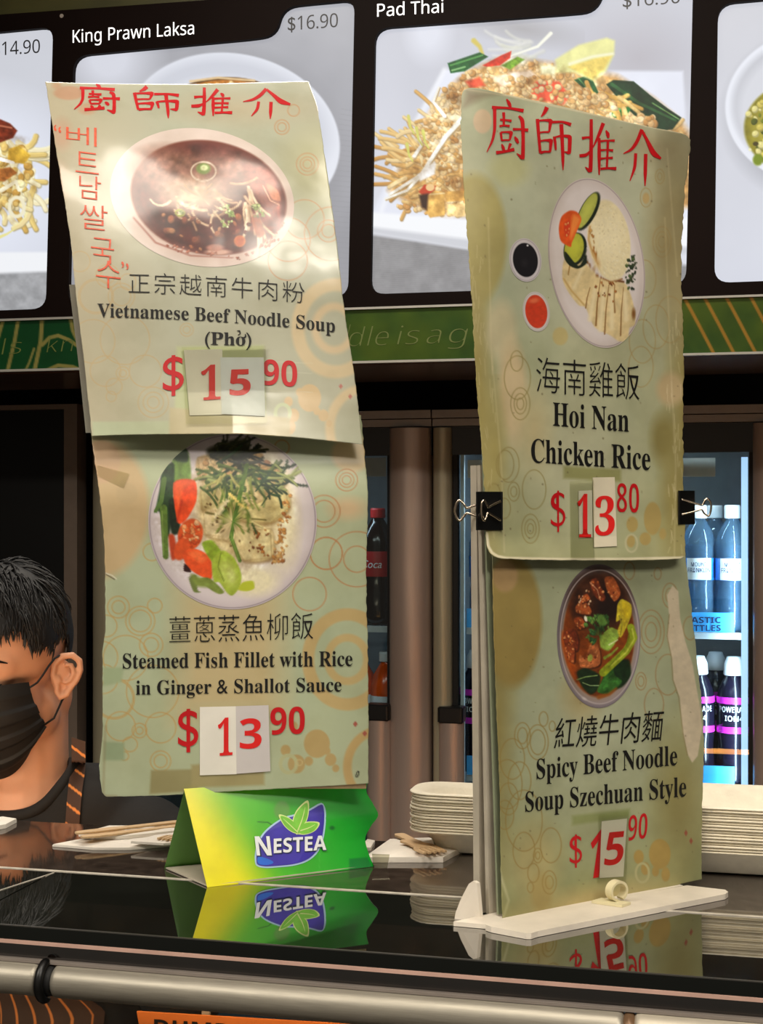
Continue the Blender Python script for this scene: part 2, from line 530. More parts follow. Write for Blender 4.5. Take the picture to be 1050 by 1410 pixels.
# ------------------------------------------------------------------ the room
def struct(o): o['kind'] = 'structure'; return o
XL, XR, YB, YN, ZC = -2.8, 2.6, 3.95, -2.6, 2.95
struct(MB().box(XL, XR, YN, YB, -0.05, 0).build('floor', M['floor']))
struct(MB().box(XL, XR, YN, YB, ZC, ZC + .05).build('ceiling', M['ceil']))
struct(MB().box(XL, XR, YB, YB + .08, 0, ZC).build('wall_back', M['wall']))
struct(MB().box(XL - .08, XL, YN, YB, 0, ZC).build('wall_left', M['wall']))
struct(MB().box(XR, XR + .08, YN, YB, 0, ZC).build('wall_right', M['wall']))
YM = 2.62                                       # face of the lit menu board
ZS = 1.877                                      # underside of the bulkhead
struct(MB().box(XL, XR, YM + .03, 3.0, ZS, ZC).build('wall_bulkhead', M['bulk']))

def board_line(x, a, b):                        # straight edges of the board in the picture
    return a + (b - a) * x / 1050.0
BX0, BX1 = -420.0, 1420.0
def ybot(x): return board_line(x, 438.5, 404.5)
def ytop(x): return board_line(x, 20, -54)
def yslo(x): return board_line(x, 512, 487)
q = [on_y(x, ytop(x) - dy, YM + .012) for x, dy in ((BX0, 0), (BX1, 0), (BX1, 220), (BX0, 220))]
struct(MB().prism(q, (0, .018, 0)).build('trim_1', M['olive']))

# ------------------------------------------------------------------ lit menu board
def arc_round(pts, rad, n=6):
    """Rounds the corners of an outline (list of (x, y)); rad: one radius or one per corner."""
    out = []; m = len(pts)
    for i in range(m):
        p = np.array(pts[i], float); a = np.array(pts[i - 1], float); b = np.array(pts[(i + 1) % m], float)
        r = rad[i] if hasattr(rad, '__len__') else rad
        if r <= 0: out.append(tuple(p)); continue
        da = (a - p) / np.linalg.norm(a - p); db = (b - p) / np.linalg.norm(b - p)
        p0 = p + da * r; p1 = p + db * r
        for k in range(n + 1):
            t = k / n
            out.append(tuple(p0 * (1 - t) ** 2 + 2 * p * t * (1 - t) + p1 * t * t))
    return out

PANELS = {
    'A': arc_round([(-340, 76), (73, 37), (63, 425), (-340, 440)], [0, 18, 20, 0]),
    'B': arc_round([(101, 77), (346, 54), (380, 49), (389, 10), (424, 6), (488, 0), (479, 408), (94, 422)], [22, 12, 20, 20, 10, 18, 20, 20]),
    'C': arc_round([(516, 39), (778, 20), (822, 16), (835, -22), (872, -26), (954, -34), (944, 391), (510, 405)], [22, 12, 22, 20, 10, 18, 20, 20]),
    'D': arc_round([(988, 5), (1340, -26), (1340, 376), (983, 389.5)], [24, 0, 0, 22]),
}
mb_root = thing('menu_board', on_y(525, ybot(525), YM), 'long backlit menu board with four food photographs above the drinks fridges', 'menu board')
def on_board(pts2, dy=0.0):
    a = np.asarray(pts2, float)
    return on_y(a[:, 0], a[:, 1], YM + dy)

cu = bpy.data.curves.new('frame', 'CURVE'); cu.dimensions = '2D'; cu.fill_mode = 'BOTH'; cu.extrude = 0.007
def spl(pts3):
    s = cu.splines.new('POLY'); s.points.add(len(pts3) - 1); s.use_cyclic_u = True
    for k, p in enumerate(pts3): s.points[k].co = (p[0], p[2], 0, 1)
spl(on_board([(BX0, ytop(BX0)), (BX1, ytop(BX1)), (BX1, ybot(BX1)), (BX0, ybot(BX0))]))
for k in PANELS: spl(on_board(PANELS[k]))
co = bpy.data.objects.new('frame', cu); COL.objects.link(co); bpy.context.view_layer.update()
me = bpy.data.meshes.new_from_object(co.evaluated_get(bpy.context.evaluated_depsgraph_get()))
v = [(p.co.x, YM + .007 + p.co.z, p.co.y) for p in me.vertices]; f = [tuple(p.vertices) for p in me.polygons]
bpy.data.objects.remove(co); bpy.data.curves.remove(cu)
fix_normals(mk('frame', v, f, M['board'], mb_root))

M['lit'] = mat_lit('backlit_print', 1.0)
def lit_panel(x0, x1, y0, y1, paint, step=1.25):
    nx = int((x1 - x0) / step) + 2; ny = int((y1 - y0) / step) + 2
    X, Y = np.meshgrid(np.linspace(x0, x1, nx), np.linspace(y0, y1, ny))
    p = Paint(X, Y, (205, 208, 216))
    paint(p)
    F = grid_faces(nx, ny); xf, yf = X.ravel()[F].mean(1), Y.ravel()[F].min(1)
    return mk('food_picture', on_y(X.ravel(), Y.ravel(), YM + .0115), F[yf > ytop(xf) + 4], M['lit'], mb_root, smooth=True, cols=p.out())

NUT = [(232, 190, 130), (222, 172, 105), (242, 208, 155), (205, 150, 85), (236, 200, 140)]
NOOD = [(214, 168, 98), (226, 188, 122), (196, 146, 78), (235, 205, 150)]
def paint_soft(p, x0, x1, y0, y1, top, bot, amp=10, sc=90, seed=2):
    t = np.clip((p.y - y0) / (y1 - y0), 0, 1)[:, None]
    p.c[:] = np.array(top, float) * (1 - t) + np.array(bot, float) * t
    p.c += ((vnoise(p.x, p.y, sc, seed) - .5) * 2 * amp)[:, None]

def paint_padthai(p):
    paint_soft(p, 510, 955, -30, 400, (196, 198, 208), (222, 224, 234), 6, 120, 5)
    p.ell(590, 45, 30, 40, (222, 225, 236), 0, 20, .7); p.ell(720, 40, 60, 16, (160, 158, 160), 10, 24, .6)
    p.ell(880, 80, 80, 60, (186, 184, 192), 0, 50, .6)
    p.poly([(505, 322), (640, 342), (700, 352), (960, 366), (960, 420), (505, 420)], (142, 141, 143), 6, 1, (14, .10))
    for k in range(30): p.line([(505, 330 + k * 3), (960, 372 + k * 2)], 1, (170, 170, 172), a=.25)
    # square white plate
    p.poly([(610, 96), (940, 98), (948, 250), (952, 330), (700, 352), (512, 318), (510, 297), (560, 190)], (228, 231, 243), 5, 1, (60, .03))
    p.poly([(510, 292), (640, 302), (720, 310), (950, 300), (950, 340), (700, 350), (512, 320)], (244, 246, 250), 5, 1)
    p.poly([(511, 312), (700, 336), (950, 340), (950, 350), (700, 353), (511, 322)], (205, 207, 214), 5, .8)
    p.line([(612, 96), (560, 190), (525, 290)], 6, (246, 248, 252), a=.6, soft=6)
    # heap of noodles
    heap = [(534, 262), (552, 222), (580, 178), (600, 138), (640, 100), (690, 78), (740, 84), (800, 92), (850, 104), (900, 135), (940, 168), (952, 190), (952, 285), (800, 300), (640, 298), (600, 296), (560, 280)]
    p.poly(heap, (212, 164, 98), 10, .9, (9, .3))
    p.poly([(560, 200), (610, 130), (640, 115), (640, 220), (590, 250)], (228, 206, 165), 12, .8, (7, .25))
    p.strands([(545, 200), (600, 150), (640, 180), (640, 290), (560, 275)], 75, 22, 60, 5.5, NOOD, 11, (150, 230), .4)
    p.strands([(780, 120), (930, 160), (940, 185), (700, 150)], 40, 20, 45, 4.5, NOOD, 12, (10, 70), .6)
    p.crumbs([(575, 170), (632, 118), (650, 140), (640, 290), (600, 280), (585, 230)], 210, 2.0, 4.6, NUT, 3, .45)
    p.crumbs([(590, 140), (640, 100), (720, 78), (790, 95), (860, 135), (930, 178), (860, 180), (640, 130)], 470, 2.2, 5.4, NUT, 4, .45)
    p.crumbs([(545, 282), (640, 270), (640, 300), (560, 292)], 60, 2, 4.5, NUT, 8)
    # bean sprouts
    for pts, w in (([(648, 150), (612, 190), (580, 240), (536, 268)], 7), ([(590, 230), (560, 262), (530, 274)], 5), ([(570, 215), (580, 200), (572, 178)], 5), ([(612, 160), (596, 140), (604, 120)], 5)):
        p.line(np.array(pts) + 1.5, w + 1, (190, 160, 110), w * .6, a=.6); p.line(pts, w, (244, 240, 228), w * .5)
    for x, y in ((562, 160), (573, 176), (582, 180), (560, 198)): p.line([(x, y), (x + 3, y + 16), (x + 8, y + 24)], 4.5, (214, 210, 110), 2)
    p.poly([(598, 240), (600, 226), (598, 222), (575, 240), (578, 250)], (246, 242, 236), 3)
    p.strands([(690, 60), (745, 48), (756, 66), (720, 90)], 16, 25, 55, 4.5, [(236, 236, 220), (226, 228, 205), (244, 244, 236)], 6, (150, 200), .4, .38, 4)
    p.line([(758, 46), (740, 64), (700, 78)], 5, (246, 246, 232), 2, soft=2)
    p.line([(652, 56), (660, 64), (664, 74)], 7, (214, 196, 96), 4, soft=3)
    # garlic chives and chilli
    p.poly([(616, 87), (660, 72), (672, 78), (640, 98), (620, 101)], (24, 92, 40), 1.5, 1, (6, .3)); p.line([(620, 90), (664, 76)], 2.5, (90, 160, 80), a=.8)
    p.line([(622, 97), (640, 92)], 2.5, (150, 200, 130), a=.7)
    p.poly([(664, 90), (690, 76), (704, 70), (702, 80), (688, 90), (670, 92)], (214, 52, 28), 1.5, 1, (6, .2))
    p.poly([(690, 90), (712, 78), (722, 82), (702, 96)], (120, 160, 40), 2, 1, (5, .4))
    for poly in ([(720, 128), (738, 112), (770, 112), (784, 132), (776, 144), (730, 136)], [(640, 112), (660, 106), (668, 118), (648, 122)]): p.poly(poly, (232, 84, 52), 4, .95, (8, .25))
    p.poly([(676, 106), (712, 100), (720, 112), (690, 120)], (246, 206, 170), 4, .9, (9, .1))
    p.poly([(700, 100), (730, 96), (738, 104), (712, 112)], (248, 226, 200), 4, .9)
    p.crumbs([(690, 105), (780, 105), (790, 150), (720, 130)], 60, 2.5, 5, NUT, 14)
    p.poly([(790, 110), (812, 102), (824, 128), (815, 134), (806, 124)], (28, 78, 38), 1.5, 1, (6, .3)); p.line([(796, 108), (814, 128)], 2, (90, 140, 80), a=.7)
    leaf = [(834, 116), (844, 110), (872, 112), (896, 132), (920, 150), (938, 162), (926, 178), (900, 182), (878, 164), (856, 142)]
    p.poly(leaf, (18, 52, 26), 1.5, 1, (8, .3)); p.line([(842, 116), (880, 142), (930, 166)], 5, (44, 88, 44), 3, a=.9); p.line([(898, 142), (934, 164)], 2, (120, 160, 90), a=.7)
    p.ell(855, 152, 14, 9, (28, 104, 42), -30, 1.5); p.ell(851, 150, 5, 3, (110, 170, 90), -30, 1.5); p.ell(846, 158, 3, 2.5, (226, 228, 150))
    p.strands([(800, 110), (870, 140), (860, 160), (820, 140)], 12, 18, 34, 6, [(226, 176, 88), (236, 196, 120)], 21, (20, 80), .8)
    p.crumbs([(790, 120), (830, 128), (850, 150), (800, 140)], 46, 2.5, 5.5, NUT, 9); p.crumbs([(850, 160), (900, 158), (902, 170), (870, 172)], 26, 3, 6, NUT, 10)
    # lemon wedge
    p.poly([(764, 82), (796, 62), (835, 52), (846, 56), (845, 76), (834, 98), (818, 112), (790, 100), (766, 100)], (236, 234, 160), 4, 1, (12, .08))
    p.poly([(782, 92), (820, 80), (842, 76), (830, 98), (816, 110), (796, 100)], (240, 214, 110), 4, 1, (7, .12))
    p.line([(784, 88), (815, 78), (843, 74)], 4, (248, 246, 214), a=.8, soft=3)
    p.poly([(742, 88), (766, 90), (764, 104), (744, 102)], (238, 236, 190), 5, .8)
    # fried tofu cubes
    p.poly([(588, 268), (598, 262), (612, 266), (612, 296), (592, 300), (586, 292)], (226, 176, 92), 2, 1, (6, .12)); p.line([(588, 268), (612, 266)], 2, (244, 214, 150))
    p.poly([(612, 264), (640, 262), (640, 276), (614, 278)], (216, 164, 84), 2, 1, (6, .15)); p.poly([(614, 282), (640, 280), (640, 298), (618, 297)], (236, 198, 130), 3, 1, (5, .2))
    p.shade(heap, 26, .34, 61); p.shade(heap, 9, .26, 62)
    p.poly([(576, 264), (584, 254), (600, 256), (598, 262), (584, 272)], (196, 66, 36), 2, .9); p.poly([(576, 268), (590, 266), (588, 290), (580, 286)], (60, 34, 22), 3, .8)
    p.ell(592, 258, 6, 5, (240, 200, 140))

def paint_laksa(p):
    paint_soft(p, 95, 490, 0, 425, (176, 177, 184), (150, 150, 156), 9, 80, 7)
    p.ell(150, 80, 60, 60, (214, 216, 226), 0, 50, .8)
    for k in range(40): p.line([(470 - k, 150 + k * 7), (486, 150 + k * 7 + 3)], 1, (140, 140, 144), a=.3)
    p.ell(322, 212, 152, 140, (150, 150, 156), 0, 26, .5)
    p.ell(320, 190, 149, 116, (228, 231, 240), 12, 2.5, 1, (60, .02)); p.ell(318, 176, 138, 97, (206, 209, 219), 10, 14, .8)
    p.ell(316, 190, 120, 84, (226, 229, 238), 8, 12, .9)
    p.ell(312, 132, 66, 26, (96, 62, 26), 0, 2); p.ell(312, 134, 63, 24, (196, 124, 50), 0, 2, 1, (5, .3)); p.line([(262, 112), (300, 107), (350, 111)], 3, (232, 200, 150), soft=2)
    p.crumbs(ellpts(312, 134, 55, 20), 70, 2, 5, [(232, 170, 90), (206, 120, 50), (244, 210, 150), (120, 150, 70)], 30)

def paint_left_dish(p):
    paint_soft(p, -340, 75, 40, 440, (206, 208, 216), (214, 218, 230), 5, 90, 3)
    p.ell(-70, 250, 175, 130, (226, 230, 243), 0, 60, .8)
    p.poly([(-340, 350), (70, 347), (70, 376), (-340, 392)], (240, 242, 246), 4); p.poly([(-340, 388), (70, 374), (70, 440), (-340, 450)], (158, 159, 162), 5, 1, (10, .14))
    p.strands([(-60, 195), (20, 190), (44, 215), (50, 262), (20, 300), (-60, 300)], 90, 20, 60, 8, [(226, 198, 122), (238, 218, 160), (210, 172, 92), (244, 232, 190)], 40, (0, 180), .9)
    p.crumbs([(-40, 205), (30, 200), (46, 240), (20, 290), (-40, 290)], 70, 3, 7, [(206, 160, 78), (226, 190, 110), (244, 226, 170)], 41)
    p.poly([(-40, 170), (0, 164), (14, 170), (24, 180), (18, 190), (-4, 198), (-40, 200)], (112, 42, 22), 2, 1, (5, .35)); p.line([(-6, 172), (16, 176)], 3, (190, 110, 80), a=.6)
    p.poly([(12, 205), (26, 200), (42, 214), (34, 226), (10, 222)], (216, 172, 60), 2, 1, (6, .2)); p.poly([(-10, 234), (14, 230), (24, 238), (6, 250), (-12, 248)], (176, 106, 48), 2, 1, (5, .3))
    p.line([(-10, 216), (18, 224)], 6, (248, 244, 236), 4); p.line([(2, 262), (22, 250), (26, 262)], 6, (246, 238, 206), 4)
    p.shade([(-60, 160), (40, 190), (52, 262), (20, 310), (-60, 310)], 16, .3, 63)
    p.ring(23, 285, 10, 13, 5, (240, 232, 200), soft=2)
    p.line([(-4, 328), (10, 322), (22, 314)], 5, (232, 224, 150), 1.5)

def paint_right_soup(p):
    paint_soft(p, 980, 1340, -30, 392, (206, 207, 214), (212, 215, 226), 4, 90, 4)
    p.ell(1130, 160, 134, 118, (178, 180, 188), 0, 18, .6)
    p.ell(1128, 148, 130, 108, (232, 235, 244), 0, 2.5); p.ell(1130, 146, 123, 98, (196, 198, 206), 0, 8, .9); p.ell(1132, 152, 118, 94, (214, 216, 224), 0, 10, .8)
    p.ell(1122, 176, 98, 70, (150, 140, 34), 0, 3, 1, (16, .25)); p.ell(1126, 176, 88, 60, (186, 174, 70), 0, 14, .8)
    p.crumbs([(1028, 150), (1060, 130), (1080, 210), (1040, 215)], 60, 2, 6, [(206, 190, 90), (120, 130, 30), (226, 216, 140), (80, 90, 20)], 50)
    p.ell(1040, 198, 4, 3, (70, 60, 16)); p.ell(1032, 206, 2, 2, (240, 236, 190)); p.ell(1043, 220, 7, 8, (120, 140, 24), 0, 3)

lit_panel(-20, 75, 34, 444, paint_left_dish)
lit_panel(92, 490, -6, 426, paint_laksa)
lit_panel(508, 956, -36, 408, paint_padthai, 1.15)
lit_panel(980, 1075, -12, 394, paint_right_soup)
# the parts of the outer two pictures beyond the frame
lit_panel(-342, -20, 34, 446, paint_left_dish, 6); lit_panel(1075, 1342, -32, 394, paint_right_soup, 6)

def board_text(s, p0, p1, h, m, dy, name='lettering', **k):
    o2, f = place_text(s, p0, p1, h, **k)
    return mk(name, on_board(o2, dy), f, m, mb_root)
board_text(sans('King Prawn Laksa'), (100, 59), (267, 47), 17.5, M['white_emit'], -.0008, ref=sans('K'))
board_text(sans('Pad Thai'), (519, 23), (610, 17), 17.5, M['white_emit'], -.0008, ref=sans('P'))
board_text(sans('$16.90'), (396, 42), (465, 37), 19, M['dark_ink'], .0105, ref=sans('1'))
board_text(sans('$16.90'), (857, 10), (936, 4), 19, M['dark_ink'], .0105, ref=sans('1'))
board_text(sans('$14.90'), (-10, 77), (55, 72.5), 18.5, M['dark_ink'], .0105, ref=sans('1'))
scr = MB(); c0 = on_y(85, 22, YM)
scr.add([(c0[0] + .004 * math.cos(a), c0[1] - .001 * (k == 1), c0[2] + .004 * math.sin(a)) for k in (0, 1) for a in np.linspace(0, 2 * math.pi, 12, endpoint=False)], [tuple(range(12, 24))[::-1]] + [(i, (i + 1) % 12, 12 + (i + 1) % 12, 12 + i) for i in range(12)])
scr.build('screw', M['grey_metal'], mb_root)

# ------------------------------------------------------------------ green strip under the board
gs = thing('signage_strip', on_y(525, yslo(525), YM), 'green printed strip with gold lines running below the lit menu board', 'signage strip')
nx, ny = 700, 62
U, V = np.meshgrid(np.linspace(-60, 1110, nx), np.linspace(0, 1, ny))
Yp = (ybot(U) + 3.5) * (1 - V) + (yslo(U) - 3) * V
pg = Paint(U, Yp, (38, 66, 20))
n1 = vnoise(pg.x, pg.y, 60, 3)[:, None]; n2 = vnoise(pg.x + 300, pg.y, 45, 9)[:, None]
pg.c = np.array((26, 52, 20)) * (1 - n1) * 1.2 + np.array((70, 84, 14)) * n1 * 1.0 + (n2 - .5) * 26 * np.array((1.0, .9, .3))
lf = pg.x < 130
pg.c[lf] = np.array((10, 58, 26)) * (0.9 + .2 * n1[lf])
GOLD = (122, 116, 62)
for pts, w in (([(4, 441), (-4, 470), (-10, 512)], 5), ([(25, 441), (20, 470), (10, 512)], 5), ([(58, 439), (56, 470), (47, 512)], 5.5), ([(58, 475), (68, 465), (80, 462), (95, 468), (112, 480), (122, 496)], 5),
               ([(97, 437), (100, 455), (108, 472), (122, 482)], 5), ([(60, 512), (80, 503), (100, 505), (120, 513)], 5), ([(30, 520), (40, 500), (47, 480)], 3)):
    pg.line(pts, w, GOLD, soft=1.5)
for x in (939, 967, 997, 1031, 1066):
    pg.line([(x, 405), (x + 22, 446), (x + 46, 492)], 4.5, (140, 104, 34), soft=1.5)
M['strip'] = mat_print('printed_strip', 0.5, spec=.15)
v = on_y(U.ravel(), Yp.ravel(), YM + .004)
mk('printed_panel', v, grid_faces(nx, ny), M['strip'], gs, cols=pg.out())
for xa, xb in ((BX0, -60), (1110, BX1)):
    q = [on_y(x, y, YM + .004) for x, y in ((xa, ybot(xa) + 3.5), (xb, ybot(xb) + 3.5), (xb, yslo(xb) - 3), (xa, yslo(xa) - 3))]
    MB().prism(q, (0, .02, 0)).build('end_panel', mat('dark_green_panel', (28, 56, 20), .4), gs)
q = [on_y(x, y, YM + .006) for x, y in ((BX0, ybot(BX0) + 3), (BX1, ybot(BX1) + 3), (BX1, yslo(BX1)), (BX0, yslo(BX0)))]
MB().prism(q, (0, .022, 0)).build('backing', M['bulk'], gs)
def strip_bar(fn, d0, d1, m):
    q = [on_y(x, fn(x) + d, YM - .001) for x, d in ((BX0, d0), (BX1, d0), (BX1, d1), (BX0, d1))]
    MB().prism(q, (0, .012, 0)).build('metal_edging', m, gs)
M['edging'] = mat('pale_metal_edging', (168, 166, 158), .35, metal=.3)
strip_bar(ybot, 0.6, 3.6, M['edging']); strip_bar(yslo, -3.2, 0, M['edging'])
M['faint'] = mat('faint_gold_ink', (92, 104, 44), .5)
def strip_text(s, p0, p1, h, **k):
    o2, f = place_text(s, p0, p1, h, **k)
    mk('lettering', on_y(o2[:, 0], o2[:, 1], YM + .0033), f, M['faint'], gs)
for wd, xa, xb in (('dle', 478, 532), ('is', 546, 574), ('a', 586, 604), ('ge', 616, 672)):
    strip_text(sans(wd), (xa, 477 - (xa - 478) * .036), (xb, 477 - (xb - 478) * .036), 27, slant=.25, offset=-.022, ref=sans('d'))
strip_text(sans('ls'), (2, 488), (28, 486), 22, slant=.2, offset=-.022, ref=sans('k')); strip_text(sans('kno'), (64, 485), (122, 482), 22, slant=.2, offset=-.022, ref=sans('k'))
strip_text(sans('Nood'), (405, 480), (475, 477), 27, slant=.25, offset=-.028, ref='N')

# ------------------------------------------------------------------ drinks fridges
YF = 3.186
def fx(px): return float(on_y(px, 705, YF)[0])
def fz(py, px): return float(on_y(px, py, YF)[2])
ZT, ZH, ZG = 1.828, 1.792, 1.728                # fridge top, bottom of the head rail, top of the glass
Z_SH1, Z_SH2, Z_SH3 = 1.338, 1.006, 0.68
def fridge(pxl, pxr, colL, colR, label):
    x0, x1 = fx(pxl), fx(pxr)
    r = thing('drinks_fridge', ((x0 + x1) / 2, YF + .3, 0), label, 'fridge')
    b = MB(); t = .03; yb = YF + .62
    b.box(x0, x0 + t, YF + .03, yb, .08, ZT); b.box(x1 - t, x1, YF + .03, yb, .08, ZT)
    b.box(x0 + t, x1 - t, YF + .03, yb, ZT - .04, ZT); b.box(x0 + t, x1 - t, YF + .03, yb, .08, .16)
    b.box(x0 + t, x1 - t, yb - .03, yb, .16, ZT - .04)
    b.build('cabinet', M['liner'], r)
    MB().box(x0 + .02, x1 - .02, YF + .08, yb - .02, 0, .08).build('plinth', M['black'], r)
    hd = MB().box(x0, x1, YF - .012, YF + .03, ZH + .018, ZT); hd.box(x0, x1, YF - .006, YF + .03, ZH, ZH + .016)
    hd.build('header_rail', M['grey_metal'], r)
    MB().box(x0, x1, YF, YF + .028, ZG, ZH - .001).build('door_head', M['black'], r)
    MB().box(x0, x1, YF, YF + .028, .1, .2).build('door_foot', M['black'], r)
    for (a, bb, m) in (colL, colR):
        xa, xb = fx(a), fx(bb); rad = (xb - xa) / 2; c = MB(); rings = []
        for z in (.1, ZH - .004):
            rings.append([((xa + xb) / 2 + rad * math.cos(k), YF - .004 - min(rad * .75, .03) * max(0, math.sin(k)) + (.03 if math.sin(k) < 0 else 0), z) for k in np.linspace(-.6, math.pi + .6, 22)])
        c.loft(rings, True, True); o = fix_normals(c.build('door_column', m, r)); smooth_by_angle(o, 35)
    gx0, gx1 = fx(colL[1]) + .012, fx(colR[0]) - .008
    g = MB().box(gx0, gx1, YF + .012, YF + .016, .2, ZG); g.build('glass_door', M['pane'], r)
    gk = MB().box(gx0 - .012, gx0, YF + .004, YF + .028, .2, ZG); gk.box(gx1, gx1 + .008, YF + .004, YF + .028, .2, ZG); gk.build('door_seal', M['blackgap'], r)
    MB().box(gx0 + .004, gx0 + .012, YF + .018, YF + .03, .2, ZG).build('door_edge', M['shelf'], r)
    return r, gx0, gx1
fr1, f1a, f1b = fridge(130, 594, (130, 172, M['alu_green']), (537, 593, M['alu']), 'glass-door drinks fridge with cola bottles, mostly behind the beef noodle soup sign')
fr2, f2a, f2b = fridge(596, 1092, (597, 622, M['alu_green']), (1036, 1092, M['alu']), 'glass-door drinks fridge with water bottles, behind the chicken rice sign')

def handle(parent, pxa, pxb, m):
    xa, xb = fx(pxa), fx(pxb); zt = fz(990, 530); zc = fz(968, 530)
    c = MB(); rings = []
    for z in (.35, zt):
        rings.append([((xa + xb) / 2 + (xb - xa) / 2 * math.cos(k), YF - .014 - .022 * math.sin(k), z) for k in np.linspace(0, 2 * math.pi, 24, endpoint=False)])
    c.loft(rings, True, True); o = smooth_by_angle(fix_normals(c.build('handle', m, parent)), 35)
    MB().rbox(xa, xb, YF - .036, YF + .008, zt, zc, .006).build('handle_cap', M['black'], o)
handle(fr1, 507.5, 540, M['alu']); handle(fr2, 606, 641, M['alu'])

M['cool'] = mat('cool_light_tube', (200, 225, 255), .4, emit=((190, 220, 255), 1.1))
def shelves(parent, gx0, gx1, light=None, strips=True):
    for zs in (Z_SH1, Z_SH2, Z_SH3):
        s = MB().box(gx0 + .012, gx1 - .002, YF + .045, YF + .056, zs - .014, zs)
        for k in range(26): s.box(gx0 + .02 + k * (gx1 - gx0 - .03) / 26, gx0 + .024 + k * (gx1 - gx0 - .03) / 26, YF + .056, YF + .56, zs - .006, zs)
        for yy in (.2, .38, .55): s.box(gx0 + .012, gx1 - .002, YF + yy, YF + yy + .008, zs - .014, zs - .006)
        o = s.build('shelf', M['shelf'], parent)
        if strips: MB().box(gx0 + .014, gx1 - .03, YF + .038, YF + .0435, zs + .002, zs + .044).build('price_strip', M['blue'], o)
shelves(fr1, f1a, f1b, strips=False); shelves(fr2, f2a, f2b)
MB().box(f2b - .016, f2b - .002, YF + .03, YF + .042, .25, ZG - .01).build('light_tube', M['cool'], fr2)
MB().box(f2a + .02, f2b - .07, YF + .0175, YF + .0185, fz(656, 990), fz(630, 990)).build('door_reflection', mat('grey_reflection', (214, 206, 196), .4), fr2)  # pale strip standing in for a reflection in the door glass
MB().box(f1a + .02, f1b - .006, YF + .0175, YF + .0185, fz(656, 510), fz(630, 510)).build('door_reflection', M['grey_metal'], fr1)  # the same stand-in reflection on the other door
def fr_text(s, px0, px1, py, h, m, parent, dy=.037, **k):
    o2, f = place_text(s, (px0, py), (px1, py), h, **k); r = ray(o2[:, 0], o2[:, 1]); v = CAMP + r * ((YF + dy) / r[:, 1])[:, None]
    return mk('lettering', v, f, m, parent)
fr_text(sansb('PLASTIC'), 935, 992, 858, 8.5, M['ink_navy'], fr2); fr_text(sansb('BOTTLES'), 936, 992, 869, 8.5, M['ink_navy'], fr2)
for (xx, pw, rr) in (((f2a + f2b) / 2, 1.5, fr2), ((f1a + f1b) / 2, 1.0, fr1)):
    area_light('fridge_lamp', (xx, YF + .026, ZG - .006), (xx, YF + .16, 1.0), .5, .012, pw, (.72, .88, 1.0))
area_light('fridge_lamp', (f2b - .02, YF + .022, 1.2), (f2b - .3, YF + .12, 1.2), .012, .9, 3.0, (.7, .87, 1.0))

# bottles
M['pet'] = mat_pane('clear_plastic_bottle', (214, 234, 244), 1.45, .05, .20, (150, 192, 225))
M['water'] = mat('pale_blue_water', (120, 170, 205), .15, trans=.0)
M['cap_w'] = mat('white_cap', (225, 228, 230), .45)
M['lab_blue'] = mat('blue_bottle_label', (36, 120, 205), .35, noise=.25, nscale=60)
M['dark_drink'] = mat('dark_purple_drink', (22, 18, 34), .18)
M['magenta'] = mat('magenta_band', (222, 48, 206), .4)
M['silver_ink'] = mat('silver_ink', (206, 212, 214), .4)
M['cola'] = mat('dark_cola', (24, 10, 7), .15)
M['red_lab'] = mat('red_bottle_label', (176, 28, 30), .4)
M['orange_drink'] = mat('orange_drink', (226, 84, 20), .2)
M['cap_red'] = mat('red_cap', (186, 26, 26), .45)
def wrap_text(s, c, rad, z, h, ang, width, m, parent, **k):
    v, f = place_text(s, (-width / 2, 0), (width / 2, 0), h, up=(0, 1), **k)
    a = ang + v[:, 0] / rad
    pts = np.stack([c[0] + (rad + .0006) * np.sin(a), c[1] - (rad + .0006) * np.cos(a), z + v[:, 1]], 1)
    return mk('lettering', pts, f, m, parent)
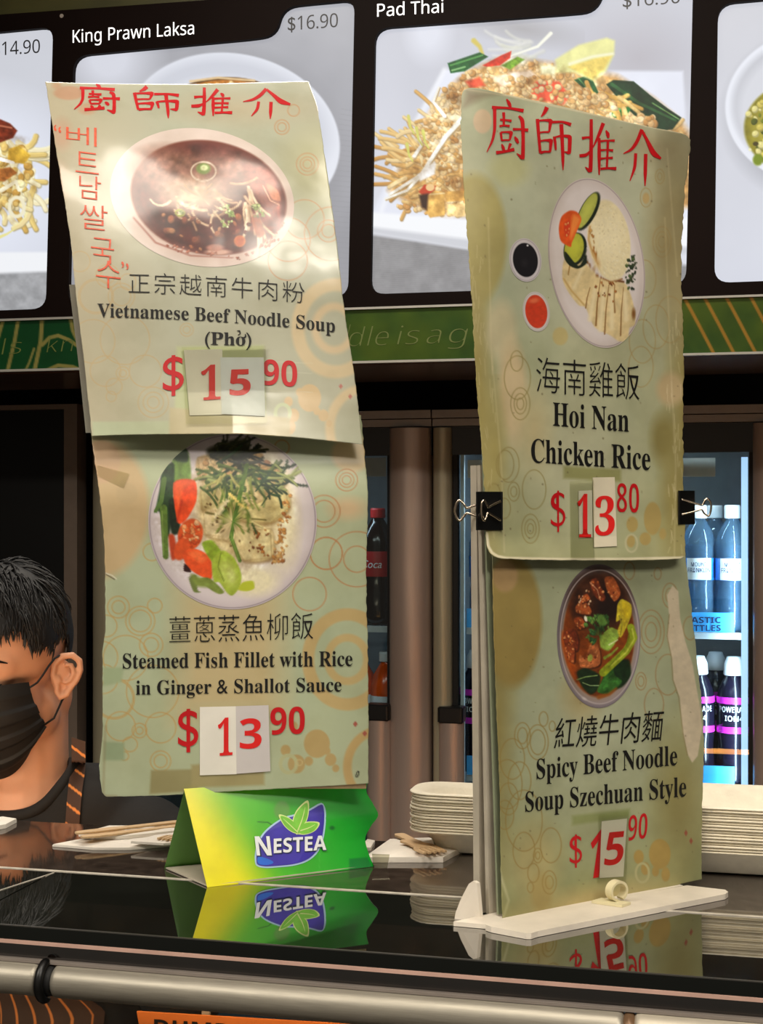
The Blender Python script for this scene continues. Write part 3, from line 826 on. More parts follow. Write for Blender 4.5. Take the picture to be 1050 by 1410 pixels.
def bottle(kind, x, y, zb, label, group=None):
    H = .272
    r = thing({'water': 'water_bottle', 'sport': 'sports_drink_bottle', 'cola': 'cola_bottle', 'orange': 'orange_drink_bottle'}[kind], (x, y, zb), label, 'bottle', group)
    c = (x, y, zb + .001)
    prof = [(.001, .004), (.026, 0), (.033, .006), (.036, .02), (.036, .075), (.033, .095), (.036, .115), (.037, .16), (.037, .19), (.031, .215), (.018, .238), (.0135, .245), (.0135, .252)]
    if kind == 'sport': prof = [(.001, .004), (.028, 0), (.036, .008), (.037, .03), (.034, .085), (.037, .11), (.037, .185), (.033, .205), (.026, .222), (.02, .232), (.02, .238)]
    bm = {'water': M['pet'], 'sport': M['dark_drink'], 'cola': M['cola'], 'orange': M['orange_drink']}[kind]
    MB().lathe(prof, c, 28).build('bottle_body', bm, r, smooth=True)
    if kind == 'water':
        MB().lathe([(.001, .006)] + [(q[0] * .9, q[1] * .97 + .004) for q in prof[1:9]] + [(.001, .188)], c, 24).build('water', M['pet'], r, smooth=True)
        lb = MB().lathe([(.0372, .112), (.0374, .114), (.0377, .158), (.0375, .160)], c, 32).build('label_band', M['lab_blue'], r, smooth=True)
        w = MB(); a0 = math.atan2(c[0], c[1])       # white panel turned to the front
        ang = np.linspace(-.75, .75, 12) - a0 * .6
        w.add([(c[0] + .038 * math.sin(a), c[1] - .038 * math.cos(a), c[2] + z) for z in (.113, .160) for a in ang], [(k, k + 1, k + 13, k + 12) for k in range(11)])
        w.build('label_panel', M['label_w'], lb, smooth=True)
        wrap_text(sans('MOUNT'), c, .0384, c[2] + .142, .009, -a0 * .6, .034, M['ink_navy'], lb, offset=.006)
        wrap_text(sans('FRANKLIN'), c, .0384, c[2] + .129, .010, -a0 * .6, .05, M['ink_navy'], lb, offset=.006)
        MB().lathe([(.015, .247), (.0175, .248), (.0175, .272), (.016, .276), (.001, .276)], c, 24).build('cap', M['cap_w'], r, smooth=False)
    elif kind == 'sport':
        lb = MB().lathe([(.0374, .112), (.0376, .113), (.0376, .184), (.0374, .185)], c, 32).build('label_band', M['dark_drink'], r, smooth=True)
        for z0, z1 in ((.112, .126), (.176, .190)): MB().lathe([(.0378, z0), (.0379, z1)], c, 32).build('magenta_stripe', M['magenta'], lb, smooth=True)
        a0 = -math.atan2(c[0], c[1]) * .6
        wrap_text(sansb('POWERADE'), c, .038, c[2] + .158, .0125, a0, .068, M['silver_ink'], lb); wrap_text(sansb('ION4'), c, .038, c[2] + .139, .012, a0, .04, M['silver_ink'], lb)
        MB().lathe([(.021, .236), (.023, .238), (.021, .262), (.017, .270), (.015, .276), (.001, .277)], c, 24).build('cap', M['cap_w'], r, smooth=True)
    else:
        lb = MB().lathe([(.0372, .112), (.0377, .114), (.0377, .168), (.0375, .17)], c, 32).build('label_band', M['red_lab'] if kind == 'cola' else M['label_w'], r, smooth=True)
        if kind == 'cola': wrap_text('Coca', c, .038, c[2] + .132, .018, -.2, .05, M['label_w'], lb, slant=.25)
        MB().lathe([(.015, .247), (.0175, .248), (.0175, .266), (.016, .27), (.001, .27)], c, 24).build('cap', M['cap_red'] if kind == 'cola' else M['cap_w'], r)
    return r
def at_shelf(px, yy): return float(on_y(px, 800, YF + yy)[0])
WG = 'water bottles on the top fridge shelf'; SG = 'sports drink bottles on the second fridge shelf'
bottle('water', at_shelf(1008, .09), YF + .09, Z_SH1, 'clear water bottle with white cap, nearest the lit fridge edge on the top shelf', WG)
bottle('water', at_shelf(962, .10), YF + .10, Z_SH1, 'water bottle half hidden by the chicken rice sign, on the top fridge shelf', WG)
bottle('water', at_shelf(984, .19), YF + .19, Z_SH1, 'water bottle in the second row, seen between the two front water bottles', WG)
bottle('water', at_shelf(668, .10), YF + .10, Z_SH1, 'water bottle seen beside the edge of the chicken rice sign under the bulldog clip', WG)
bottle('sport', at_shelf(1010, .09), YF + .09, Z_SH2, 'dark sports drink bottle with magenta bands, nearest the lit fridge edge', SG)
bottle('sport', at_shelf(960, .09), YF + .09, Z_SH2, 'dark magenta-banded sports drink bottle half hidden by the spicy beef sheet', SG)
bottle('sport', at_shelf(985, .19), YF + .19, Z_SH2, 'sports drink bottle in the second row between the two front ones', SG)
bottle('sport', at_shelf(655, .10), YF + .10, Z_SH2, 'sports drink bottle at the fridge door edge behind the sign stand', SG)
bottle('cola', at_shelf(520, .09), YF + .09, Z_SH1, 'red-labelled dark cola bottle beside the fridge column')
bottle('cola', at_shelf(482, .09), YF + .09, Z_SH1, 'red-labelled cola bottle mostly hidden by the beef noodle soup sign')
bottle('orange', at_shelf(532, .08), YF + .08, Z_SH2, 'orange drink bottle beside the fridge column on the lower shelf')
bottle('orange', at_shelf(496, .10), YF + .10, Z_SH2, 'orange drink bottle at the edge of the steamed fish sheet')

# dark cabinet on the far left
dc = thing('dark_cabinet', (fx(-60), YF + .3, 0), 'tall unlit black cabinet with grey frame behind the masked person', 'cabinet')
xa, xb = fx(-230), fx(106)
MB().box(xa, xb, YF + .05, YF + .62, 0, ZT + .03).build('cabinet_body', M['blackgap'], dc)
fm = MB(); zi = fz(564, 40)
fm.box(xa, xb, YF, YF + .05, zi, ZT + .03); fm.box(fx(88), xb, YF, YF + .05, .02, zi); fm.box(xa, fx(-215), YF, YF + .05, .02, zi); fm.box(xa, xb, YF, YF + .05, .02, .12)
fm.build('door_frame', mat('grey_brown_frame', (122, 108, 96), .45), dc)
MB().box(fx(-215), fx(88), YF + .02, YF + .045, .12, zi).build('door_panel', M['black'], dc)

# ------------------------------------------------------------------ counter
ZT_C = 1.30
Y0, YS, Y1 = 0.958, 1.111, 1.285
CX0, CX1 = -1.25, 1.05
sc_ = thing('service_counter', (0, 1.12, 0), 'long dark polished serving counter with black glass front edge and steel rail', 'counter')
MB().box(CX0, CX1, YS + .002, Y1, ZT_C - .03, ZT_C).build('stone_slab', M['stone'], sc_)
xj = float(on_z(70, 1203, ZT_C)[0])
for (a, b) in ((CX0, xj - .001), (xj + .001, CX1)):
    g = MB().box(a, b, Y0 + .0006, YS - .001, ZT_C - .010, ZT_C); g.build('glass_shelf', M['counter_glass'], sc_)
MB().box(CX0, CX1, Y0, Y0 + .0005, ZT_C - .0098, ZT_C - .0006).build('glass_edge', M['glass_edge'], sc_)
MB().box(CX0, CX1, Y0 + .0002, Y0 + .0022, ZT_C - .0006, ZT_C + .0001).build('edge_bevel', M['post'], sc_)
sm = MB().box(CX0, CX1, YS - .001, YS + .002, ZT_C - .008, ZT_C + .0006); sm.build('seam_strip', M['seam'], sc_)
s2 = MB(); pa, pb = on_z(0, 1226, ZT_C), on_z(74, 1202, ZT_C)
s2.hexa([(pa[0], pa[1] - .002, ZT_C - .004), (pb[0], pb[1] - .002, ZT_C - .004), (pb[0], pb[1] + .001, ZT_C - .004), (pa[0], pa[1] + .001, ZT_C - .004),
         (pa[0], pa[1] - .002, ZT_C + .0005), (pb[0], pb[1] - .002, ZT_C + .0005), (pb[0], pb[1] + .001, ZT_C + .0005), (pa[0], pa[1] + .001, ZT_C + .0005)])
s2.build('seam_strip', M['seam'], sc_)
MB().box(CX0, CX1, Y0 - .0008, Y0 + .004, ZT_C - .0128, ZT_C - .0102).build('lower_bevel', M['pink'], sc_)
MB().box(CX0, CX1, Y0 + .006, Y0 + .02, ZT_C - .026, ZT_C - .0129).build('fascia', M['fascia'], sc_)
MB().box(CX0, CX1, Y0 + .001, Y0 + .006, ZT_C - .0265, ZT_C - .0245).build('rail_lip', M['grey_metal'], sc_)
ZR, YR, RR = ZT_C - .0385, Y0 + .003, .0118
def railx(px): return float(on_y(px, 1370, YR - RR)[0])
def rail(x0, x1, m, name='rail', r=RR):
    pr = [(-.002, 0), (0, .6)]
    c = MB(); rings = []
    for x, k in ((x0, .8), (x0 + .0015, .96), (x0 + .004, 1), (x1 - .004, 1), (x1 - .0015, .96), (x1, .8)):
        rings.append([(x, YR - r * k * math.cos(a), ZR + r * k * math.sin(a)) for a in np.linspace(0, 2 * math.pi, 28, endpoint=False)])
    c.loft(rings, True, True); return smooth_by_angle(fix_normals(c.build(name, m, sc_)), 50)
rail(CX0, railx(46), M['rail']); rail(railx(66), railx(857), M['rail']); rail(railx(872), CX1, M['rail_worn'])
rail(railx(45), railx(67), M['blackgap'], 'rail_joint', RR * .93)
rail(railx(856), railx(873), mat('brown_joint', (120, 92, 66), .4, metal=.4), 'rail_joint', RR * .96)
rj = MB().tube([(railx(54), YR - 1.12 * RR * math.cos(a), ZR + 1.12 * RR * math.sin(a)) for a in np.linspace(-1.5, 1.5, 14)], .0035, 8); rj.build('rail_bracket', M['black'], sc_, smooth=True)
# open display case below
MB().box(CX0, CX1, Y0 + .03, Y1, .06, .68).build('base_cabinet', M['post'], sc_)
MB().box(CX0, CX1, Y0 + .012, Y1, .68, .70).build('case_floor', M['grey_metal'], sc_)
for x in (CX0, CX1 - .03): MB().box(x, x + .03, Y0 + .02, Y1, .70, ZT_C - .031).build('case_end', M['post'], sc_)
MB().box(CX0 + .031, CX1 - .031, Y0 + .012, Y0 + .016, .701, ZT_C - .054).build('front_glass', M['pane'], sc_)
M['added_lamp'] = mat('added_warm_tube', (250, 225, 190), .4, emit=((255, 200, 140), 3.0))  # glow of the tube added for the person
M['heat'] = mat('heat_lamp_tube', (255, 170, 80), .4, emit=((255, 168, 86), 22.0))
hl = MB().tube([(-.75, 1.20, .766), (.95, 1.20, .766)], .009, 10); hl.build('heat_lamp', M['heat'], sc_)
for x in (-.74, .1, .94): MB().box(x - .01, x + .01, 1.195, 1.205, .70, .76).build('lamp_bracket', M['grey_metal'], sc_)
area_light('heat_lamp_light', (-.1, .978, 1.262), (-.1, 1.06, 1.1), 1.8, .012, 1.0, (1.0, .60, .30))
area_light('heat_lamp_light', (-.1, 1.0, 1.10), (-.1, .955, 1.26), 1.8, .03, .7, (1.0, .56, .26))
hl = MB().tube([(-1.2, 1.262, 1.255), (-.30, 1.262, 1.255)], .006, 10); hl.build('heat_lamp', M['added_lamp'], sc_)  # added tube, gives the warm light on the person a source
area_light('heat_lamp_light', (-.85, 1.275, 1.24), (-.85, 1.75, 1.42), .8, .03, 2.0, (1.0, .72, .48))  # added light that brightens the person's face from below
# orange-lit ticket in the case
tk = thing('price_ticket', on_y(400, 1425, 1.0), 'orange-lit ticket with dark letters in the display case below the steel rail', 'ticket')
M['ticket'] = mat('orange_ticket', (205, 112, 50), .5)
q = [on_y(x, y, 1.0) for x, y in ((188, 1393), (700, 1424), (700, 1490), (200, 1460))]
tk.location = tuple(np.mean(q, 0)); MB().prism(q, (0, .002, 0)).build('card', M['ticket'], tk)
o2, f = place_text(sansb('DUMPLINGS'), (212, 1424), (420, 1437), 21)
mk('lettering', on_y(o2[:, 0], o2[:, 1], .9994), f, M['ink_black'], tk)
MB().box(q[0][0] - .01, q[1][0], .999, 1.06, .70, .71).build('card_foot', M['grey_metal'], tk)
MB().box(q[0][0] + .05, q[0][0] + .056, 1.003, 1.006, .71, 1.24).build('card_stem', M['grey_metal'], tk)

# ------------------------------------------------------------------ stacked plates
M['pulp'] = mat('cream_pulp_paper', (236, 227, 205), .75, noise=.05, nscale=90, bump=.15, bscale=400)
def plate_mesh(ax=.088, ay=.05, rc=.028, h=.022, inset=.026):
    """A shallow pulp tray with rounded corners: (inset from the rim, height) profile."""
    prof = [(None, .0014), (inset + .004, .0014), (inset, .0006), (inset - .004, .002), (.014, h - .004), (.004, h - .0008), (0, h - .0002), (-.0004, h + .0008), (.001, h + .0016), (.006, h + .0012),
            (.015, h - .0018), (inset - .002, .0046), (inset + .003, .0034), (None, .0034)]
    b = MB(); rings = []
    for ins, z in prof:
        if ins is None: ins = ay - .002
        r = max(rc - ins * .5, .0015); x, y = ax - ins, ay - ins; r = min(r, y, x); q = []
        for (cx, cy, a0) in ((x - r, y - r, 0), (r - x, y - r, 90), (r - x, r - y, 180), (x - r, r - y, 270)):
            for k in range(10):
                a = math.radians(a0 + 10 * k); q.append((cx + r * math.cos(a), cy + r * math.sin(a), z))
        rings.append(q)
    return b.loft(rings, True, True)
def plates(c, dims, n, pitch, seed, where):
    rnd = random.Random(seed)
    pm = plate_mesh(*dims).build('paper_plate', M['pulp'], None); fix_normals(pm); smooth_by_angle(pm, 60)
    grp = 'cream paper plates stacked ' + where
    for k in range(n):
        o = pm if k == 0 else pm.copy()
        if k: COL.objects.link(o)
        o.location = (c[0] + rnd.uniform(-.0012, .0012), c[1] + rnd.uniform(-.0009, .0009), ZT_C + .0002 + k * pitch)
        o.rotation_euler = (0, 0, rnd.uniform(-.012, .012))
        lab = 'cream paper plate within the stack ' + where
        if k == 0: lab = 'bottom cream paper plate of the stack ' + where
        if k == n - 1: lab = 'topmost cream paper plate of the stack ' + where
        tag(o, lab, 'plate', grp)
pl_ = P(568, CY, 1.285)
plates((pl_[0] + .088, pl_[1] + .004), (.088, .030, .022), 14, .0025, 3, 'behind the chicken rice sign edge')
pr2 = P(1046, CY, 1.225)
plates((pr2[0], pr2[1]), (.088, .055, .03), 16, .0024, 5, 'beyond the chicken rice sign')

# ------------------------------------------------------------------ napkins and wooden cutlery
M['napkin'] = mat('white_napkin', (236, 228, 216), .85, noise=.04, bump=.2, bscale=200)
M['wood'] = mat('pale_birch', (216, 182, 138), .6, noise=.1, nscale=60, stretch=(1, 8, 8))
def napkin(pts, z0, h, label, lift=0.0, seed=1):
    """Folded paper lying on the counter: outline in picture coordinates on the counter top."""
    rnd = random.Random(seed)
    base = [on_z(x, y, ZT_C) for x, y in pts]
    n = 26; b = MB(); cx = np.mean(base, 0)
    dense = []
    for i in range(len(base)):
        for k in range(5): dense.append(base[i] * (1 - k / 5) + base[(i + 1) % len(base)] * k / 5)
    rings = []
    for s, dz in ((1, 0), (1.0, h * .5), (.985, h), (.7, h + lift * .5), (.35, h + lift), (.05, h + lift)):
        rings.append([tuple(cx + (p - cx) * s + np.array([0, 0, z0 + dz - 0 + (rnd.uniform(-.0006, .0006) if 0 < s < .9 else 0)])) for p in dense])
    b.loft(rings, True, True)
    o = fix_normals(b.build('napkin', M['napkin'], None)); smooth_by_angle(o, 30); rebase(o)
    return tag(o, label, 'napkin')
napkin([(72, 1166), (118, 1157), (240, 1150), (262, 1156), (240, 1166), (180, 1171), (130, 1171)], .0002, .0022, 'lower folded white napkin beside the green stand', .002, 1)
napkin([(108, 1159), (150, 1148), (250, 1148), (262, 1153), (170, 1163), (128, 1163)], .0048, .003, 'white napkin on top, under the wooden knife, beside the green stand', .002, 2)
napkin([(180, 1170), (214, 1161), (256, 1156), (258, 1170), (225, 1173)], .0056, .002, 'small white napkin corner touching the green stand', .001, 3)
napkin([(-40, 1136), (4, 1130), (23, 1133), (8, 1141), (-30, 1148)], .0002, .004, 'white napkin at the edge of the picture in front of the person', .002, 4)
napkin([(500, 1188), (536, 1162), (590, 1160), (640, 1172), (610, 1188), (560, 1188)], .0002, .0045, 'white napkin under the wooden forks between the two signs', .002, 6)
napkin([(492, 1172), (506, 1160), (516, 1162), (510, 1172)], .0002, .003, 'crumpled white napkin scrap peeking out past the wavy end of the green stand', .002, 7)

def cutlery(kind, p0, p1, z, w, label):
    """Flat wooden knife or fork between two picture points on the counter plane."""
    a = on_z(*p0, ZT_C); b = on_z(*p1, ZT_C); L = np.linalg.norm(b - a); u = (b - a) / L; n = np.array([-u[1], u[0], 0]); t = .0016
    if kind == 'knife': prof = [(0, .25), (.04, .42), (.15, .5), (.35, .5), (.45, .36), (.6, .36), (.95, .42), (1, .3)]
    else: prof = [(.30, .8), (.36, .75), (.44, .42), (.7, .36), (.95, .45), (1, .3)]
    up = [a + u * L * s + n * w * k for s, k in prof]; dn = [a + u * L * s - n * w * k for s, k in prof][::-1]
    poly = up + dn
    m = MB().prism([p + np.array([0, 0, z]) for p in poly], (0, 0, t))
    if kind == 'fork':
        for k in (-.62, -.2, .2, .62):
            q = [a + n * w * (k * 1.05 - .1), a + n * w * (k * 1.05 + .1), a + u * L * .32 + n * w * (k + .17), a + u * L * .32 + n * w * (k - .17)]
            m.prism([p + np.array([0, 0, z]) for p in q], (0, 0, t))
    o = fix_normals(m.build('wooden_' + kind, M['wood'], None)); rebase(o)
    return tag(o, label, kind)
cutlery('knife', (104, 1164), (252, 1147), .0102, .011, 'pale wooden knife lying on the napkins beside the green stand')
cutlery('knife', (112, 1167), (254, 1150), .0084, .011, 'pale wooden knife below the other knife on the napkins')
cutlery('fork', (602, 1186), (548, 1160), .0068, .012, 'pale wooden fork on the napkin, tines towards the plate stack')
cutlery('fork', (596, 1189), (556, 1172), .0087, .012, 'upper wooden fork lying across the other one beside the plate stack')
cutlery('fork', (226, 1171), (262, 1160), .0088, .011, 'wooden fork tips on the napkin corner touching the green stand')

# ------------------------------------------------------------------ shared sign pieces
M['print_l'] = mat_print('laminated_print', 0.36, coat=0.7, coat_rough=0.17, bump=0.16, bscale=20)
M['print_l2'] = mat_print('laminated_print_lower', 0.42, coat=0.18, coat_rough=0.22, bump=0.05, bscale=16)
M['print_r'] = mat_print('worn_print', 0.5, coat=0.08, coat_rough=0.3, bump=0.05, bscale=18)
M['patch'] = mat('white_paper_patch', (236, 232, 220), .45, noise=.04)
M['patch_grey'] = mat('greyish_paper_patch', (208, 202, 200), .4, noise=.04)
M['tape'] = mat_pane('clear_tape', (250, 251, 242), 1.35, .2)
M['cardboard'] = mat('brown_cardboard', (150, 128, 92), .8, noise=.15, nscale=120)
M['foam'] = mat('dirty_white_board', (196, 186, 168), .6, noise=.12, nscale=30)
M['plastic_w'] = mat('worn_white_plastic', (226, 216, 200), .42, noise=.08, nscale=40)

def curve(pts):
    """Smooth interpolation through (t, value) pairs."""
    t = np.array([p[0] for p in pts], float); v = np.array([p[1] for p in pts], float)
    n = len(t); h = np.diff(t); dl = np.diff(v) / h; m = np.zeros(n)
    m[0], m[-1] = dl[0], dl[-1]
    for i in range(1, n - 1): m[i] = 0 if dl[i - 1] * dl[i] <= 0 else 2 * dl[i - 1] * dl[i] / (dl[i - 1] + dl[i])
    def f(x):
        x = np.clip(np.asarray(x, float), t[0], t[-1]); k = np.clip(np.searchsorted(t, x, side='right') - 1, 0, n - 2)
        s = (x - t[k]) / h[k]
        return (2*s**3 - 3*s**2 + 1) * v[k] + (s**3 - 2*s**2 + s) * h[k] * m[k] + (-2*s**3 + 3*s**2) * v[k+1] + (s**3 - s**2) * h[k] * m[k+1]
    return f

class Sheet:
    """A printed sheet: edges and depth given by curves."""
    def __init__(s, L, R, T, B, D):        # L, R: (y -> x) curves with y range; T, B: (x -> y) curves; D(px, py) depth
        s.L, s.R, s.T, s.B, s.D = L, R, T, B, D; s.sat = .88
    def grid(s, nu, nv, ragged=0.0, seed=1):
        u, v = np.meshgrid(np.linspace(0, 1, nu), np.linspace(0, 1, nv))
        x = u * 0 + .5; y = v
        xl, xr = s.L(0), s.R(0)
        ex = u.copy()
        px = None
        yy = s.T(.5) * (1 - v) + s.B(.5) * v
        for _ in range(4):
            xl = s.L(yy); xr = s.R(yy); px = xl * (1 - u) + xr * u
            yy = s.T(px) * (1 - v) + s.B(px) * v
        if ragged:
            wl = np.exp(-u * 90); wr = np.exp(-(1 - u) * 90)
            px = px + wl * ragged * (vnoise(yy, yy * 0 + 3, 9, seed) - .5) * 2 + wr * ragged * (vnoise(yy, yy * 0 + 9, 9, seed + 5) - .5) * 2
            wb = np.exp(-(1 - v) * 120); yy = yy + wb * ragged * .6 * (vnoise(px, px * 0 + 5, 12, seed + 9) - .5) * 2
        return px, yy
    def build(s, name, paint, mat_, parent, step=1.35, ragged=0.0, thick=.0005, seed=1):
        w = float(s.R(s.T(300)) - s.L(s.T(300))) if False else 330
        nu = int(w / step); nv = int((float(np.max(s.B(np.linspace(0, 1050, 50)))) - float(np.min(s.T(np.linspace(0, 1050, 50))))) / step)
        px, py = s.grid(nu, nv, ragged, seed)
        p = Paint(px, py, (200, 200, 165)); paint(p); g = p.c.mean(1, keepdims=True); k = s.sat; p.c = (p.c * k + g * (1 - k)) * .97
        e = np.minimum.reduce([np.arange(nu)[None, :] + 0 * py, (nu - 1 - np.arange(nu))[None, :] + 0 * py, np.arange(nv)[:, None] + 0 * py, (nv - 1 - np.arange(nv))[:, None] + 0 * py]).ravel()
        d = s.D(px.ravel(), py.ravel())
        front = P(px.ravel(), py.ravel(), d)
        # rim: the outer loop pushed back by the paper's thickness
        idx = np.r_[np.arange(nu), np.arange(1, nv) * nu + nu - 1, (nv - 1) * nu + np.arange(nu - 2, -1, -1), np.arange(nv - 2, 0, -1) * nu]
        back = P(px.ravel()[idx], py.ravel()[idx], d[idx] + thick)
        V = np.vstack([front, back]); F = grid_faces(nu, nv); n0 = len(front); m = len(idx)
        rim = np.stack([idx, np.roll(idx, -1), n0 + np.roll(np.arange(m), -1), n0 + np.arange(m)], 1)
        C = np.vstack([p.out(), np.repeat(lin((212, 200, 164))[None], m, 0)])
        o = mk(name, V, np.vstack([F, rim]), mat_, parent, smooth=True, cols=C)
        return o
    def lay(s, pts2, lift=.0004):
        a = np.asarray(pts2, float)
        return P(a[:, 0], a[:, 1], s.D(a[:, 0], a[:, 1]) - lift)
    def picture(s, name, cx, cy, rx, ry, rot, paint, mat_, parent, lift=.0003, nr=90, na=300):
        r, a = np.meshgrid(np.r_[0.0, np.sqrt(np.linspace(.0004, 1, nr))], np.linspace(0, 2 * math.pi, na))
        t = math.radians(rot); ex = r * rx * np.cos(a); ey = r * ry * np.sin(a)
        px = cx + ex * math.cos(t) - ey * math.sin(t); py = cy + ex * math.sin(t) + ey * math.cos(t)
        p = Paint(px, py, (220, 212, 210)); p.round = True; paint(p)
        V = P(px.ravel(), py.ravel(), s.D(px.ravel(), py.ravel()) - lift)
        return mk(name, V, grid_faces(nr + 1, na), mat_, parent, smooth=True, cols=p.out())
    def text(s, string, p0, p1, h, m, parent, lift=.0006, name='lettering', **k):
        o2, f = place_text(string, p0, p1, h, **k)
        return mk(name, s.lay(o2, lift), f, m, parent)
    def patch(s, quad, m, parent, lift=.0005, thick=.0003, name='price_patch', n=8):
        (a, b, c, d) = [np.array(q, float) for q in quad]
        u, v = np.meshgrid(np.linspace(0, 1, n), np.linspace(0, 1, n)); u = u.ravel()[:, None]; v = v.ravel()[:, None]
        pts = (a * (1 - u) + b * u) * (1 - v) + (d * (1 - u) + c * u) * v
        fr = s.lay(pts, lift + thick); F = grid_faces(n, n)
        idx = np.r_[np.arange(n), np.arange(1, n) * n + n - 1, (n - 1) * n + np.arange(n - 2, -1, -1), np.arange(n - 2, 0, -1) * n]
        bk = s.lay(pts[idx], lift); m0 = len(idx)
        rim = np.stack([idx, np.roll(idx, -1), n * n + np.roll(np.arange(m0), -1), n * n + np.arange(m0)], 1)
        return mk(name, np.vstack([fr, bk]), np.vstack([F, rim]), m, parent)
    def strokes(s, polys, m, parent, lift=.0006, name='lettering'):
        V = []; F = []
        for pl in polys:
            n0 = len(V); V += [tuple(q) for q in pl[0]]; F += [tuple(i + n0 for i in f) for f in pl[1]]
        return mk(name, s.lay(V, lift), F, m, parent)

def brush(pts, ws, nseg=5):
    """A brush stroke as a ribbon in picture coordinates: pts with widths ws."""
    pts = np.array(pts, float); n = len(pts)
    T = np.linspace(0, n - 1, (n - 1) * nseg + 1)
    fx_ = curve(list(zip(range(n), pts[:, 0]))); fy_ = curve(list(zip(range(n), pts[:, 1]))); fw = curve(list(zip(range(n), ws)))
    c = np.stack([fx_(T), fy_(T)], 1); w = fw(T)
    t = np.gradient(c, axis=0); t /= np.linalg.norm(t, axis=1)[:, None] + 1e-9
    nrm = np.stack([-t[:, 1], t[:, 0]], 1)
    a = c + nrm * w[:, None] / 2; b = c - nrm * w[:, None] / 2
    V = np.vstack([a, b]); k = len(c)
    return V, [(i, i + 1, k + i + 1, k + i) for i in range(k - 1)]

# the four big brushed characters, stroke by stroke; box-relative (0..100)
def _n(pts, x0, x1, y0, y1): return [((x - x0) / (x1 - x0) * 100, (y - y0) / (y1 - y0) * 100) for x, y in pts]
TITLE = []
_k = (752, 1020, 545, 945)
TITLE.append([(_n(p, *_k), w) for p, w in [
    ([(880, 547), (896, 575), (906, 600)], (3, 8, 5)), ([(785, 600), (880, 604), (990, 622)], (7, 5, 8)),
    ([(803, 603), (803, 720), (792, 800), (752, 890)], (8, 7, 6, 2)),
    ([(838, 680), (870, 682), (912, 688)], (5, 4, 6)), ([(860, 632), (862, 665), (862, 716)], (7, 6, 5)), ([(834, 722), (868, 718), (900, 722)], (5, 4, 6)),
    ([(842, 762), (846, 790), (850, 818)], (6, 5, 4)), ([(842, 762), (878, 760), (910, 764), (900, 812)], (4, 4, 8, 4)), ([(848, 815), (875, 812), (900, 812)], (4, 4, 4)),
    ([(848, 838), (858, 862), (866, 884)], (3, 7, 4)), ([(906, 834), (896, 860), (886, 884)], (7, 5, 2)), ([(812, 894), (870, 886), (930, 872)], (8, 6, 8)),
    ([(920, 742), (970, 742), (1020, 748)], (6, 5, 8)), ([(960, 655), (982, 690), (987, 800), (984, 930), (945, 898)], (5, 9, 8, 9, 2)), ([(932, 790), (945, 812), (956, 834)], (3, 8, 4))]])
_k = (30, 262, 580, 980)
TITLE.append([(_n(p, *_k), w) for p, w in [
    ([(104, 582), (90, 612), (68, 642)], (10, 8, 3)), ([(44, 656), (52, 760), (62, 872)], (8, 7, 6)), ([(46, 668), (90, 664), (128, 668), (118, 738)], (4, 5, 9, 4)),
    ([(54, 742), (86, 738), (118, 738)], (4, 4, 4)), ([(58, 796), (95, 790), (130, 792), (124, 862)], (4, 5, 9, 5)), ([(64, 868), (95, 862), (126, 862)], (7, 5, 5)),
    ([(138, 676), (195, 674), (256, 692)], (6, 5, 8)), ([(150, 766), (156, 810), (160, 852)], (7, 6, 4)), ([(150, 772), (200, 762), (248, 770), (243, 870), (214, 862)], (4, 5, 9, 8, 2)),
    ([(194, 688), (200, 800), (204, 900), (205, 978)], (9, 8, 7, 2))]])
_k = (303, 542, 655, 1012)
TITLE.append([(_n(p, *_k), w) for p, w in [
    ([(324, 778), (358, 772), (392, 772)], (7, 5, 7)), ([(382, 658), (382, 780), (376, 985), (344, 958)], (7, 8, 9, 2)), ([(308, 888), (345, 884), (388, 846)], (7, 8, 2)),
    ([(458, 682), (428, 760), (392, 838)], (9, 7, 2)), ([(432, 776), (432, 880), (432, 1008)], (6, 8, 3)), ([(474, 728), (486, 752), (490, 776)], (3, 8, 4)),
    ([(440, 796), (485, 792), (530, 792)], (5, 4, 6)), ([(440, 852), (480, 850), (520, 854)], (5, 4, 6)), ([(440, 906), (480, 902), (518, 900)], (5, 4, 6)), ([(440, 970), (490, 966), (540, 968)], (6, 5, 8)),
    ([(487, 790), (484, 880), (480, 966)], (6, 5, 5))]])
_k = (582, 822, 720, 1080)
TITLE.append([(_n(p, *_k), w) for p, w in [
    ([(700, 722), (668, 800), (630, 850), (584, 874)], (8, 8, 6, 2)), ([(700, 726), (738, 800), (774, 870), (820, 906)], (5, 8, 12, 5)),
    ([(662, 872), (656, 950), (625, 1046)], (7, 7, 2)), ([(724, 876), (722, 980), (720, 1078)], (8, 8, 2))]])
def title(sheet, boxes, m, parent, wk, shear=0.0):
    for ch, (x0, x1, y0, y1) in zip(TITLE, boxes):
        pl = []
        for pts, w in ch:
            q = [(x0 + a / 100 * (x1 - x0), y0 + b / 100 * (y1 - y0) + shear * (a - 50) / 100 * (x1 - x0)) for a, b in pts]
            pl.append(brush(q, [k * wk for k in w]))
        sheet.strokes(pl, m, parent)

# shared artwork
TAN = (196, 160, 104)
def rings(p, items, col=TAN, a=.55, w=1.8, asp=1.0):
    for (x, y, *rs) in items:
        for r in rs: p.ring(x, y, r * asp, r, w, col, a)

